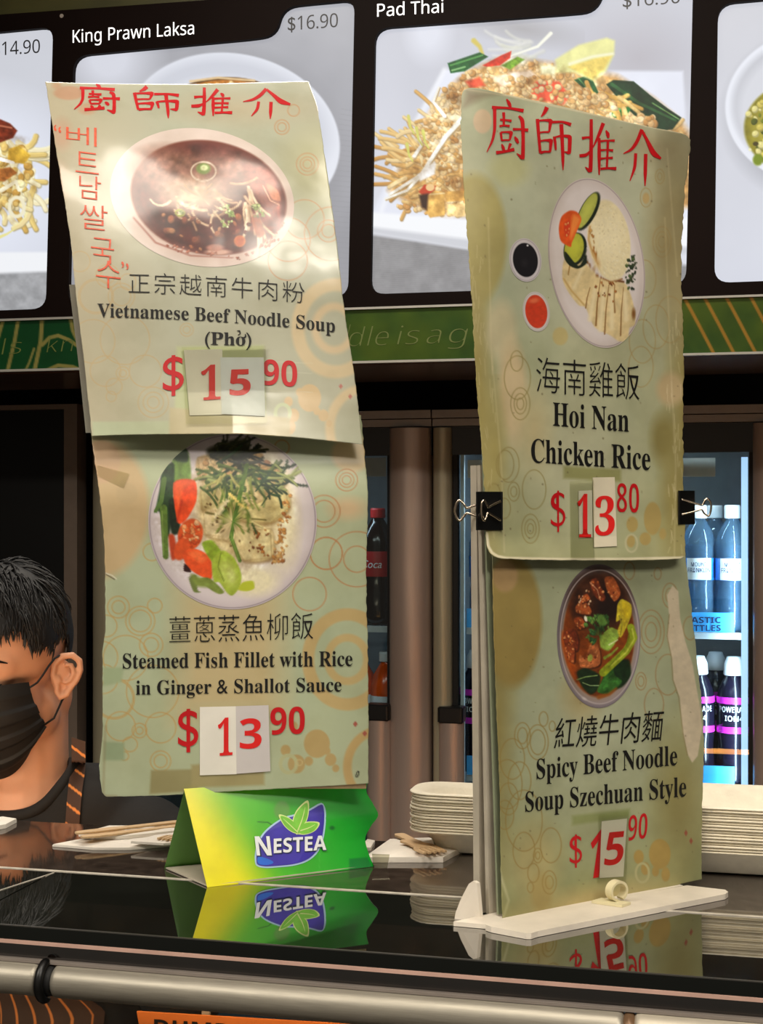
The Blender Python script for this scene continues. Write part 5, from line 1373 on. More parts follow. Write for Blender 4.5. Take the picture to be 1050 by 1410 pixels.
for (dx, dy, m, lf, of) in ((.8, 1.0, M['ink_navy'], .0014, .03), (0, 0, M['label_w'], .0017, .004)):
    card_text(sansb('N'), (p[0][0] - 3 + dx, p[0][1] + dy), (p[1][0] + 7 + dx, p[1][1] + 1 + dy), 26.5, m, lf, offset=of, slant=-.12)
    card_text(sansb('ESTEA'), (p[2][0] + 2 + dx, p[2][1] + dy), (p[3][0] + dx, p[3][1] + dy), 20.5, m, lf, offset=of)
# clear corner tab at the wavy end
M['clearp'] = mat_pane('clear_plastic', (225, 225, 215), 1.5, .1)
tb = MB(); a = [P(512, 1177, 1.226), P(536, 1178, 1.226), P(532, 1200, 1.226), P(514, 1201, 1.226)]
tb.prism(a, tuple(FW * .004)).build('clear_tab', M['clearp'], ls)

# ------------------------------------------------------------------ right sign
rs = thing('menu_sign', tuple(P(820, 1245, 1.09)), 'menu sign of worn chicken rice and spicy beef noodle sheets on a white plastic foot', 'sign')
rs.location.z = ZT_C
def rb(px): return 1.052 + (np.asarray(px, float) - 672) / 293.0 * .115
_ru = curve([(110, .004), (200, .0), (400, -.001), (600, -.001), (700, -.0012), (735, -.003), (772, -.010)])
def D_ru(px, py):
    px = np.asarray(px, float); py = np.asarray(py, float)
    fold = np.clip((px - 900) / 45, 0, 1.3) ** 1.6 * np.clip((430 - py) / 240, 0, 1) * .024
    left = np.clip((692 - px) / 45, 0, 1.3) ** 2 * .006
    wr = .0009 * np.sin(px / 38.0 + py / 60.0) + .0006 * np.sin(py / 27.0 - px / 90.0)
    return rb(px) + _ru(py) + fold + left + wr
_rl = curve([(755, .010), (795, .004), (850, .001), (1000, .0), (1200, .001), (1290, .0015)])
def D_rl(px, py):
    px = np.asarray(px, float); py = np.asarray(py, float)
    return rb(px) + _rl(py) + .0008 * np.sin(py / 75.0 + 1) + np.clip((px - 930) / 35, 0, 1) ** 2 * .004
S_ru = Sheet(curve([(115, 641), (135, 635), (160, 634), (250, 638), (350, 645), (430, 650), (520, 655), (600, 661), (660, 666), (730, 668), (758, 671), (772, 673)]),
             curve([(180, 950), (200, 950), (215, 948), (260, 943), (350, 938), (430, 939), (500, 941), (560, 940), (640, 940), (690, 941), (772, 943)]),
             curve([(633, 134), (640, 123), (648, 121), (700, 131), (760, 143.5), (830, 160), (900, 176), (932, 182), (944, 186), (951, 194)]),
             curve([(667, 738), (671, 755), (676, 763), (684, 768), (695, 770), (760, 771.5), (850, 771.5), (935, 770), (944, 765)]), D_ru)
S_rl = Sheet(curve([(755, 676), (774, 677), (850, 679), (917, 681), (1000, 684), (1100, 688), (1190, 689), (1266, 691)]),
             curve([(755, 943), (769, 944), (830, 951), (898, 958), (960, 965), (1022, 968.5), (1090, 967), (1147, 966), (1212, 965.5)]),
             curve([(670, 759), (950, 761)]),
             curve([(688, 1265.5), (780, 1249), (880, 1230), (967, 1210.5)]), D_rl)
S_ru.sat = S_rl.sat = .92
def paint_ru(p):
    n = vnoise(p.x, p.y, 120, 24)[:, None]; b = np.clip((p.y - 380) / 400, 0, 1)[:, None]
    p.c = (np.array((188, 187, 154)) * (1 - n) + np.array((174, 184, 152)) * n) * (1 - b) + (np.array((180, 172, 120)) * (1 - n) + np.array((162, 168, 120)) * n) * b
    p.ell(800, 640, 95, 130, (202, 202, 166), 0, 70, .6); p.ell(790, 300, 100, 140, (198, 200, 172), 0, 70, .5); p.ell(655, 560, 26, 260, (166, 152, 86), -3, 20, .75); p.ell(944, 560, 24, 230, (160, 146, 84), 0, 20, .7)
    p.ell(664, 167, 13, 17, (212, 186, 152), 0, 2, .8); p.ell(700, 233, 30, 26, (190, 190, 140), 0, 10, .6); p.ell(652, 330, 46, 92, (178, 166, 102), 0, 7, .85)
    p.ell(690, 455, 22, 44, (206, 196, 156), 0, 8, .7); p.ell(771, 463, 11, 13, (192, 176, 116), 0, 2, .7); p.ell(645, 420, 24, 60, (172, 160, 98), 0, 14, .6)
    p.ell(930, 330, 40, 140, (172, 158, 112), 0, 26, .7); p.ell(905, 205, 60, 24, (170, 158, 120), 12, 18, .6)  # shade of the fold painted in: darker right strip and top corner
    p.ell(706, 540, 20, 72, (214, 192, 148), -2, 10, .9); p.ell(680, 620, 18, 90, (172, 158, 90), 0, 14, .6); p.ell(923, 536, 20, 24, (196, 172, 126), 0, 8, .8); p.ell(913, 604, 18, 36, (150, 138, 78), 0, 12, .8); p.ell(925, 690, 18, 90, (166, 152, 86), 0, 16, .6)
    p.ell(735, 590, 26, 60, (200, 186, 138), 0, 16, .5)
    def rg(items, col=(176, 150, 92), a=.65):
        for x, y, *rr in items:
            for r in rr: p.ring(x, y, r * .6, r, 1.5, col, a)
    rg([(908, 243, 10, 5), (911, 333, 21, 14, 8), (889, 272, 13), (887, 384, 26), (903, 450, 30), (922, 440, 32), (850, 281, 10), (882, 505, 28), (884, 470, 30)])
    p.ell(889, 273, 5, 8, (194, 166, 108), 0, 1.5, .8)
    rg([(711, 497, 14), (716, 556, 22, 14, 8), (712, 520, 30), (735, 674, 27), (707, 677, 13, 7), (695, 640, 20), (694, 700, 14), (730, 728, 20, 13, 7), (700, 640, 24), (680, 680, 14)], (150, 134, 70))
    for x, y, rx, ry in ((898, 714, 12, 23), (870, 722, 8, 11), (868, 745, 6, 9), (888, 742, 8, 9), (912, 735, 5, 8)): p.ell(x, y, rx, ry, (184, 160, 92), 0, 1.5, .85)
    p.ring(869, 748, 8, 12, 3, (196, 192, 150), .7)
    p.poly([(774, 640), (856, 645), (856, 665), (774, 660)], (160, 160, 100), 2, .4)
    # wear: creases, scuffs and specks on the film
    for pts in ([(672, 300), (676, 480), (690, 640), (694, 760)], [(915, 300), (922, 480), (930, 640), (928, 768)], [(918, 205), (932, 380)]):
        p.line(pts, 2, (226, 212, 168), a=.35, soft=2)
    rnd = random.Random(5)
    for k in range(90): p.ell(rnd.uniform(640, 945), rnd.uniform(140, 765), rnd.uniform(.5, 1.4), rnd.uniform(.5, 1.6), (110, 98, 66), 0, 1, .6)
    for k in range(60):
        y = rnd.uniform(330, 765); x = 648 + (y - 330) * .05 + rnd.uniform(-8, 22); p.line([(x, y), (x + rnd.uniform(-3, 3), y + rnd.uniform(6, 26))], 1, (226, 210, 164), a=.4)
    for k in range(46):
        y = rnd.uniform(420, 765); x = 932 + rnd.uniform(-14, 8); p.line([(x, y), (x + rnd.uniform(-3, 3), y + rnd.uniform(6, 22))], 1, (230, 218, 176), a=.45)
    p.line([(670, 735), (672, 752), (677, 761), (685, 766), (697, 768.5), (760, 770), (850, 770), (943, 768)], 4, (236, 226, 190), a=.85, soft=1.5)
    p.line([(640, 123), (700, 132), (830, 161), (935, 183)], 2, (226, 212, 176), a=.7, soft=1)
    p.poly([(640, 121), (690, 130), (668, 136), (640, 150), (634, 150)], (146, 134, 106), 6, .5)  # top left corner: shade painted into the colour, not wear
    n2 = vnoise(p.x, p.y, 26, 77)[:, None]; p.c *= (.95 + .10 * n2)

def paint_chick(p):
    p.c[:] = (208, 196, 192); p.c *= (.97 + .05 * vnoise(p.x, p.y, 30, 2)[:, None])
    p.ell(820, 362, 57, 108, (218, 208, 206), -9, 6, .9); p.ring(821, 362, 64, 116, 1.6, (164, 150, 150), .8, -9)
    # sliced chicken
    body = [(775, 362), (782, 350), (800, 356), (824, 382), (846, 386), (862, 392), (872, 420), (874, 446), (866, 452), (864, 468), (852, 470), (840, 462), (818, 450), (806, 424), (796, 420), (782, 402), (774, 384)]
    p.poly(body, (222, 200, 150), 2, 1, (8, .12))
    for (a, b, c) in (((806, 424), (812, 396), 2), ((820, 448), (826, 386), 2.5), ((832, 460), (838, 392), 2), ((846, 430), (846, 392), 2.5), ((854, 462), (858, 396), 2)): p.line([a, ((a[0] + b[0]) / 2 - 1, (a[1] + b[1]) / 2), b], c, (140, 96, 44), 1, .8)
    for (a, b) in (((812, 440), (819, 396)), ((826, 454), (831, 400)), ((842, 452), (842, 400)), ((862, 440), (860, 404)), ((790, 396), (802, 368))): p.line([a, b], 7, (236, 220, 178), 6, .6, 3)
    p.line([(782, 378), (784, 366), (790, 352)], 1.5, (160, 120, 60)); p.line([(776, 384), (786, 400), (804, 420)], 3, (204, 170, 106), a=.6)
    p.crumbs([(814, 384), (848, 386), (852, 420), (820, 410)], 16, .8, 2.2, [(150, 84, 30), (176, 110, 44), (120, 60, 20)], 3, .5, 1)
    p.line([(808, 360), (822, 380), (840, 388), (856, 384)], 2.5, (146, 96, 46), a=.7); p.line([(846, 386), (858, 388)], 3, (110, 60, 24), a=.8); p.ell(872, 432, 3, 8, (130, 86, 40), 0, 2, .7)
    # rice dome
    p.ell(838, 331, 29, 56, (226, 212, 170), -8, 2, 1, (4, .05)); p.ell(836, 322, 22, 40, (234, 222, 184), -8, 12, .7, (3, .04))
    p.crumbs(ellpts(838, 331, 27, 53, 24, -8), 260, .7, 1.4, [(236, 224, 188), (222, 206, 162), (240, 230, 200)], 8, .5, .8, .93, .6)
    p.line([(812, 312), (810, 330), (816, 350), (824, 366)], 3, (196, 150, 84), a=.7, soft=2); p.crumbs([(808, 316), (814, 314), (822, 352), (816, 352)], 14, .8, 2, [(176, 116, 44), (206, 160, 90)], 4)
    # herbs
    p.crumbs([(868, 352), (874, 352), (877, 382), (870, 398), (862, 396), (860, 366)], 34, 1.4, 3, [(46, 62, 34), (30, 44, 24), (76, 96, 48), (60, 70, 44)], 9, .5, .8)
    # cucumber and tomato
    def slice_(cx, cy, rx, ry, rot, col):
        p.ell(cx + 1.5, cy + 1, rx + 2.6, ry + 2.2, (24, 36, 22), rot, 1.2); p.ell(cx, cy, rx, ry, col, rot, 1.2, 1, (4, .1)); p.ell(cx, cy, rx * .62, ry * .66, np.array(col) * 1.1, rot, 4, .7)
    slice_(808, 290, 8.5, 27, 27, (172, 176, 80)); slice_(790, 342, 13, 21, 12, (176, 178, 60))
    p.poly([(778, 346), (796, 366), (806, 350), (808, 362), (796, 370), (784, 366), (778, 356)], (26, 38, 24), 1.2, .8)
    p.poly([(785, 340), (772, 332), (769, 314), (773, 298), (784, 290), (794, 292), (800, 302), (794, 318), (787, 334)], (222, 84, 26), 1.5, 1, (7, .1)); p.poly([(788, 296), (796, 298), (799, 303), (793, 316), (786, 330), (784, 320)], (236, 136, 60), 4, .8)
    p.poly([(776, 308), (784, 304), (784, 322), (778, 326)], (206, 60, 26), 2, .9); p.crumbs([(777, 306), (784, 303), (784, 324), (778, 328)], 9, .8, 1.3, [(240, 190, 120), (236, 160, 90)], 3, .6, .7, .8)
def paint_black(p):
    p.c[:] = (206, 200, 204); p.ell(723, 358, 17, 23.5, (20, 18, 24), -8, 1.2); p.ring(723, 358, 20.5, 28.5, 1.5, (176, 166, 170), .8, -8); p.ell(726, 338, 1.4, 1.4, (226, 226, 230)); p.ell(722, 362, 5, 6, (34, 32, 36), 0, 3, .6)
def paint_red(p):
    p.c[:] = (208, 202, 200); p.ell(738, 429, 15, 23, (206, 62, 32), -8, 1.2, 1, (3, .08)); p.ell(735, 414, 8, 4, (226, 110, 70), -10, 2, .6); p.ring(738, 429, 17.5, 26, 1.2, (186, 176, 172), .7, -8)

def paint_rl(p):
    n = vnoise(p.x, p.y, 110, 34)[:, None]; b = np.clip((p.y - 1000) / 260, 0, 1)[:, None]
    p.c = (np.array((164, 172, 134)) * (1 - n) + np.array((172, 177, 140)) * n) * (1 - b) + (np.array((160, 158, 98)) * (1 - n) + np.array((150, 158, 106)) * n) * b
    p.ell(815, 1010, 110, 160, (184, 190, 156), 0, 80, .6); p.ell(686, 1000, 22, 260, (160, 146, 84), 2, 18, .6)
    p.ell(704, 855, 42, 92, (164, 142, 76), 0, 6, .85); p.ell(695, 793, 18, 23, (186, 152, 100), 0, 4, .8); p.ell(800, 960, 30, 40, (188, 172, 120), 0, 16, .5)
    p.ell(735, 1185, 40, 60, (182, 172, 116), 0, 20, .6); p.ell(935, 1100, 40, 110, (158, 150, 92), 0, 26, .6); p.ell(820, 1240, 120, 24, (196, 180, 120), -10, 14, .6); p.ell(745, 1230, 16, 30, (178, 160, 96), 0, 5, .6)
    def rg(items, col=(160, 138, 74), a=.7):
        for x, y, *rr in items:
            for r in rr: p.ring(x, y, r * .6, r, 1.6, col, a)
    rg([(922, 820, 17, 10, 5), (896, 870, 30, 22, 13), (882, 938, 12, 7), (919, 929, 28), (900, 970, 22), (866, 786, 12), (905, 790, 8), (950, 865, 16)], (170, 134, 84))
    rg([(719, 1013, 18, 11), (740, 1022, 24, 17), (705, 1045, 28), (698, 1080, 34), (715, 1075, 26), (748, 990, 10), (760, 1000, 7), (721, 1130, 42), (695, 1122, 20), (721, 1171, 25), (758, 1164, 24), (740, 1178, 10, 5), (734, 1202, 13), (730, 1222, 7), (756, 1215, 16, 9), (700, 1100, 22)], (160, 134, 66))
    for x, y, rx, ry in ((908, 1176, 15, 21), (888, 1196, 6, 9), (916, 1204, 6, 10), (879, 1180, 7, 10), (902, 1200, 5, 7)): p.ell(x, y, rx, ry, (176, 148, 76), 0, 1.5, .85)
    p.ring(884, 1202, 9, 13, 3.4, (186, 182, 130), .8)
    for x, y in ((944, 1147), (951, 1158)): p.poly([(x - 2.6, y), (x, y - 5), (x + 2.6, y), (x, y + 5)], (166, 84, 60), 1, .8)
    # torn film showing pale paper
    torn = [(919, 819), (926, 806), (933, 816), (938, 850), (944, 884), (951, 914), (957, 946), (963, 976), (966, 1000), (960, 1040), (952, 1052), (946, 1040), (940, 1010), (934, 960), (926, 936), (924, 905), (918, 876), (921, 846)]
    rnd = random.Random(3); torn = [(x + rnd.uniform(-2, 2), y + rnd.uniform(-2, 2)) for x, y in torn]
    p.poly(torn, (214, 198, 168), 1.5, 1, (6, .05)); p.line([(946, 1040), (940, 1010), (934, 960), (926, 936), (924, 905), (918, 876), (921, 846)], 1.5, (150, 134, 86), a=.7)
    p.poly([(786, 1122), (868, 1112), (868, 1126), (786, 1138)], (150, 160, 100), 2, .4)
    for k in range(70): p.ell(rnd.uniform(682, 960), rnd.uniform(780, 1240), rnd.uniform(.5, 1.2), rnd.uniform(.5, 1.4), (104, 94, 60), 0, 1, .5)
    p.line([(684, 1190), (700, 1240), (692, 1266)], 5, (206, 204, 160), 2, .6, 3)
    n2 = vnoise(p.x, p.y, 26, 97)[:, None]; p.c *= (.95 + .10 * n2)

def paint_beef(p):
    p.c[:] = (126, 116, 122)
    p.ell(825, 877, 56, 95, (150, 138, 144), 0, 3, .9); p.ell(822, 872, 54, 92, (92, 80, 80), 0, 3, .7); p.ell(824, 880, 53, 88, (172, 152, 136), 0, 4, .6)
    p.ell(824, 876, 49, 84, (130, 60, 16), 0, 2.5, 1, (10, .25)); p.ell(826, 830, 44, 46, (62, 32, 18), 0, 14, .85, (8, .35)); p.ell(838, 830, 20, 26, (34, 18, 14), 0, 8, .8)
    p.poly([(774, 868), (780, 880), (790, 910), (792, 936), (780, 915), (772, 885)], (176, 78, 20), 4, .9)
    BF = [(150, 66, 30), (170, 84, 40), (122, 50, 24), (186, 104, 56)]
    for poly in ([(812, 801), (820, 796), (826, 806), (833, 822), (828, 828), (818, 820)], [(832, 796), (844, 795), (854, 816), (846, 828), (836, 814)], [(792, 836), (802, 826), (813, 838), (812, 846), (794, 844)], [(776, 870), (790, 866), (796, 880), (794, 896), (782, 894), (776, 884)], [(798, 902), (806, 906), (812, 888), (824, 892), (826, 914), (812, 920), (798, 918)], [(800, 822), (808, 818), (812, 826), (800, 830)], [(790, 852), (800, 850), (806, 862), (794, 866)], [(776, 890), (790, 890), (790, 912), (782, 908)]):
        p.poly(np.array(poly) + 1.5, (50, 22, 12), 3, .9); p.poly(poly, BF[len(poly) % 4], 2, 1, (4, .35))
        p.crumbs(poly, 14, .8, 2, [(206, 120, 64), (226, 150, 90), (120, 50, 24), (196, 96, 40)], int(poly[0][0]), .5, .9)
    p.line([(812, 802), (822, 812), (826, 826)], 1.2, (216, 160, 120), a=.8); p.crumbs([(796, 812), (812, 812), (814, 834), (796, 834)], 16, .6, 1.4, [(226, 190, 150), (206, 130, 80)], 66)
    # leaves
    p.poly([(794, 926), (806, 920), (826, 930), (822, 950), (812, 956), (800, 944)], (26, 46, 24), 3, 1, (6, .4)); p.poly([(838, 916), (856, 908), (866, 910), (868, 930), (856, 946), (840, 950), (828, 940)], (22, 44, 20), 3, 1, (6, .4))
    p.poly([(822, 952), (830, 934), (842, 916), (846, 930), (856, 938), (848, 948), (836, 956)], (52, 104, 38), 2, 1, (5, .4)); p.line([(794, 936), (806, 932), (822, 930)], 1.4, (130, 160, 90)); p.line([(802, 940), (812, 944), (824, 944)], 1.2, (150, 176, 120))
    p.crumbs([(806, 846), (838, 846), (840, 880), (814, 888), (802, 870)], 60, 1.4, 3.4, [(70, 110, 46), (48, 80, 34), (110, 140, 60), (30, 54, 26), (90, 128, 56)], 70, .4, .8)
    p.poly([(826, 890), (828, 876), (840, 864), (852, 868), (858, 862), (850, 880), (838, 896)], (142, 170, 66), 2, 1, (5, .2)); p.poly([(822, 850), (828, 846), (836, 858), (826, 862)], (96, 140, 60), 2, .9)
    p.crumbs([(812, 866), (824, 870), (820, 886), (810, 884)], 16, 1.2, 2.6, [(60, 104, 56), (40, 80, 40)], 71)
    p.poly([(850, 832), (856, 825), (868, 832), (869, 846), (862, 864), (854, 878), (850, 868), (856, 852), (848, 856), (849, 842)], (196, 176, 44), 1.5, 1, (5, .2)); p.poly([(856, 828), (866, 834), (868, 846), (860, 852)], (212, 186, 36), 2, .8); p.line([(852, 848), (856, 860), (854, 874)], 2, (150, 140, 40), a=.8)
    p.line([(868, 864), (872, 878), (862, 896), (845, 912), (830, 926)], 10, (150, 166, 34), 11, 1, 1.5, (5, .12)); p.line([(870, 866), (873, 880), (862, 898), (842, 916)], 2.5, (196, 204, 76), 2, .9); p.line([(866, 872), (862, 890), (838, 918)], 2, (118, 138, 28), 2, .7)
    p.line([(832, 906), (842, 900), (850, 892)], 4, (134, 152, 50), 2); p.line([(838, 888), (850, 881)], 1.6, (206, 206, 150)); p.ell(812, 906, 3.5, 5, (166, 176, 76), 10, 1.5); p.ell(806, 852, 2, 4, (226, 216, 190), -15, 1.2)
    p.shade(ellpts(824, 876, 48, 82), 12, .25, 68); p.shade(ellpts(824, 876, 48, 82), 4.5, .2, 69)
    p.ring(825, 877, 54, 92, 2, (190, 178, 176), .6); p.ell(804, 962, 4, 2, (206, 196, 192), 30, 1.5, .7)
    p.line([(824, 960), (838, 956), (848, 948)], 6, (150, 84, 26), 3, .8, 3)

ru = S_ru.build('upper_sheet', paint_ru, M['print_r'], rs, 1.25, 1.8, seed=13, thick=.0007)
rl = S_rl.build('lower_sheet', paint_rl, M['print_r'], rs, 1.25, 1.0, seed=18, thick=.0007)
S_ru.picture('chicken_photo', 821, 362, 65, 118, -9, paint_chick, M['print_r'], ru)
S_ru.picture('sauce_photo', 723, 358, 22, 30, -8, paint_black, M['print_r'], ru, nr=40, na=120); S_ru.picture('sauce_photo', 738, 429, 18.5, 27.5, -8, paint_red, M['print_r'], ru, nr=40, na=120)
S_rl.picture('beef_photo', 824, 876, 57.5, 99, 0, paint_beef, M['print_r'], rl)
def zb(x0, x1, y0, y1): return (510 + x0 / 4.7, 510 + x1 / 4.7, 20 + y0 / 4.7, 20 + y1 / 4.7)
def zc(x0, x1, y0, y1): return (730 + x0 / 4.565, 730 + x1 / 4.565, 20 + y0 / 4.565, 20 + y1 / 4.565)
title(S_ru, [zb(752, 1020, 545, 945), zc(30, 262, 580, 980), zc(303, 542, 655, 1012), zc(582, 822, 720, 1080)], M['ink_red'], ru, .60)
S_ru.text('海南雞飯', (738, 540), (880, 551), 49, M['ink_black'], ru, offset=-.010)
S_ru.text(serif('Hoi Nan'), (761, 586), (865.5, 594.5), 32, M['ink_black'], ru, ref=serif('H'))
S_ru.text(serif('Chicken Rice'), (731, 637), (895, 648), 33.5, M['ink_black'], ru, ref=serif('C'))
S_ru.text(sansb('$'), (758, 733), (778, 732), 57, M['ink_red'], ru, offset=-.015)
S_ru.patch([(784, 662.5), (817, 660.5), (818, 768), (785, 768)], M['tape'], ru, .0012, .0001, 'clear_tape')
S_ru.patch([(796, 676), (815, 675), (815.5, 740), (797, 741)], M['patch'], ru, .0005); S_ru.patch([(815.5, 657.5), (846, 657), (849, 752), (817, 753.5)], mat('cream_paper_patch', (222, 212, 186), .45), ru, .0008)
S_ru.text(serif('1'), (795, 740), (813.5, 740), 60, M['ink_red2'], ru, .0013); S_ru.text(serif('3'), (819, 738), (846, 737), 55, M['ink_red2'], ru, .0016)
S_ru.text(sansb('80'), (849, 705), (879.5, 706), 40, M['ink_red'], ru, offset=-.015)
S_rl.text('紅燒牛肉麵', (762, 1032), (910, 1020), 43, M['ink_black'], rl, offset=-.002, space=1.0, slant=.10)
S_rl.text(serif('Spicy Beef Noodle'), (738.5, 1073.5), (932, 1054), 28.5, M['ink_black'], rl, ref=serif('S'))
S_rl.text(serif('Soup Szechuan Style'), (723, 1118.5), (944.5, 1097), 28.5, M['ink_black'], rl, ref=serif('S'))
S_rl.text(sansb('$'), (784, 1196), (801, 1194), 46, M['ink_red'], rl, offset=-.01)
S_rl.text(sansb('1'), (806, 1211), (824, 1208), 67, M['ink_red'], rl, slant=.14)
S_rl.patch([(828, 1131), (863, 1127), (858, 1207), (825, 1209)], M['patch'], rl); S_rl.patch([(824, 1122), (866, 1118), (862, 1212), (822, 1215)], M['tape'], rl, .0018, .0001, 'clear_tape')
S_rl.text(sansb('5'), (831, 1192.5), (856, 1190), 46, M['ink_red2'], rl, .0012, slant=.12)
S_rl.text(sansb('90'), (864, 1158), (890, 1154), 35, M['ink_red'], rl, slant=.05, offset=-.015)

# boards fanned out behind the front sheets
BACKD = -RT * .538 + FW * .843
def board(name, px_l, px_r, ys, t0, t1, m, thick):
    ys = np.linspace(ys[0], ys[1], 10); V = []
    for k, y in enumerate(ys):
        s = (y - ys[0]) / (ys[-1] - ys[0])
        for x, dt in ((px_l, 0), (px_r, 0), (px_r, thick), (px_l, thick)):
            xx = x + (y - 640) * .030; yb_ = y - (x - px_l) * .19 * (y - 705) / 565.0 if x == px_r else y
            V.append(tuple(P(xx, yb_, float(rb(xx))) + BACKD * (t0 * (1 - s) + t1 * s + dt)))
    n = len(ys); F = [(0, 1, 2, 3), tuple(reversed(range(4 * n - 4, 4 * n)))]
    for i in range(n - 1):
        for j in range(4): a, c = i * 4 + j, i * 4 + (j + 1) % 4; F.append((a, a + 4, c + 4, c))
    return fix_normals(mk(name, V, F, m, rs))
board('backing_board', 674, 935, (140, 1262), .0085, .006, mat('pale_green_sleeve', (150, 158, 130), .35), .002)
board('backing_board', 672, 936, (640, 1266), .010, .0155, M['foam'], .004)
board('backing_board', 672, 936, (640, 1270), .0145, .0275, M['foam'], .0075)
# white plastic foot
zt = ZT_C + .0045
def prism_z(pts, z0, z1, name, m, parent):
    q = [on_z(x, y, z1) for x, y in pts]
    return fix_normals(MB().prism([(p[0], p[1], z0) for p in q], (0, 0, z1 - z0)).build(name, m, parent))
bo = prism_z([(668, 1273), (676, 1276), (724, 1285), (731, 1285), (740, 1282), (998, 1231), (1002, 1228), (998, 1225), (945, 1219), (900, 1227)], ZT_C + .0003, zt, 'foot', M['plastic_w'], rs)
prism_z([(624, 1269), (669, 1273), (940, 1219), (900, 1208)], ZT_C + .0003, zt - .001, 'foot', M['plastic_w'], rs)
fin = [P(625, 1268, 1.071), P(627, 1256, 1.071), P(634, 1238, 1.070), P(645, 1217, 1.069), P(651, 1213, 1.068), P(656, 1216, 1.067), P(661, 1271, 1.062)]
fix_normals(MB().prism(fin, tuple((RT * .843 + FW * .538) * .003)).build('foot_brace', M['plastic_w'], rs))
# curled plastic clip on the foot
c = P(848, 1226, 1.098); ax = BACKD; ux = RT * .843 + FW * .538; rg_ = MB(); rings_ = []
for th in np.linspace(-.35 * math.pi, 1.45 * math.pi, 34):
    o_ = c + ux * .0085 * math.cos(th) + UPV * .0078 * math.sin(th); i_ = c + ux * .0066 * math.cos(th) + UPV * .0060 * math.sin(th)
    rings_.append([tuple(o_ - ax * .004), tuple(o_ + ax * .003), tuple(i_ + ax * .003), tuple(i_ - ax * .004)])
rg_.loft(rings_, True, True); M['milk'] = mat('milky_plastic', (226, 216, 176), .35)
fix_normals(rg_.build('card_clip', M['milk'], rs))
prism_z([(814, 1240), (856, 1246), (868, 1242), (828, 1236)], zt + .0002, zt + .0022, 'clip_foot', M['milk'], rs)

# black bulldog clips
M['clip'] = mat('black_enamel', (8, 8, 8), .35); M['wire'] = mat('bright_wire', (206, 190, 170), .22, metal=1.0)
def clip(xe, xi, y0, y1, sheet, label, handles, dspine):
    cxm, cym = (xe + xi) / 2, (y0 + y1) / 2
    d0 = float(sheet.D(np.array(xi), np.array(cym))) - .0012; de = float(rb(xe)) + dspine
    r = thing('binder_clip', tuple(P(cxm, y1, d0)), label, 'clip')
    b = MB()
    def sl(xa, da, xb, db, th):
        q = [P(xa, y0, da), P(xb, y0, db), P(xb, y1, db), P(xa, y1, da)]
        b.prism(q, tuple(FW * th))
    sl(xe, de - .004, xi, d0 - .0002, -.0008); sl(xe, de + .013, xi, d0 + .016, .0008)
    q = [P(xe, y0, de - .0045), P(xe, y1, de - .0045), P(xe, y1, de + .0135), P(xe, y0, de + .0135)]
    b.prism(q, tuple(RT * (-.0008 if xe < xi else .0008)))
    fix_normals(b.build('clip_body', M['clip'], r))
    lip = MB().tube([P(xi, y0, d0 - .0012), P(xi, y1, d0 - .0012)], .0008, 8); lip.build('clip_lip', M['clip'], r)
    for pts, dd in handles:
        p2 = np.array(pts, float); n = len(p2); T = np.linspace(0, n - 1, (n - 1) * 5 + 1)
        f1 = curve(list(zip(range(n), p2[:, 0]))); f2 = curve(list(zip(range(n), p2[:, 1])))
        X, Y = f1(T), f2(T); D = np.array([dd(x) for x in X])
        MB().tube([tuple(k) for k in P(X, Y, D)], .00085, 8).build('wire_handle', M['wire'], r, smooth=True)
dl = float(rb(672))
clip(656.5, 690.5, 677, 730, S_ru, 'black binder clip gripping the edge of the chicken rice sheet beside the fridge column', [
    ([(688.5, 690), (680, 694), (671.6, 698.6), (669, 693), (665.5, 688.7), (663, 694), (662.5, 703), (664, 713), (666.5, 716.5), (669.5, 711), (671.5, 706), (680, 711), (688.5, 716.5)], lambda x: float(rb(x)) - .0075 if x > 670 else float(rb(x)) - .009),
    ([(660, 694.5), (654.8, 695.6), (642.8, 699.6), (638, 693.6), (632, 689), (628, 693.6), (626, 703.5), (629, 713.5), (633, 717), (638, 711.5), (642.8, 706.5), (654.8, 710.5), (660, 711.5)], lambda x: dl + .012 - (x - 660) * .0001)], .002)
dr = float(rb(945))
clip(955, 934.5, 675.5, 722, S_ru, 'black binder clip gripping the sheet edge in front of the water bottles', [
    ([(937, 687), (950, 691), (966, 695.7), (970, 689), (973.4, 687), (977, 690), (978.7, 697), (977.5, 706), (974.5, 710.6), (969, 707), (965, 702), (950, 705.5), (937, 708.5)], lambda x: dr - .006 + (x - 937) * .0001)], .002)

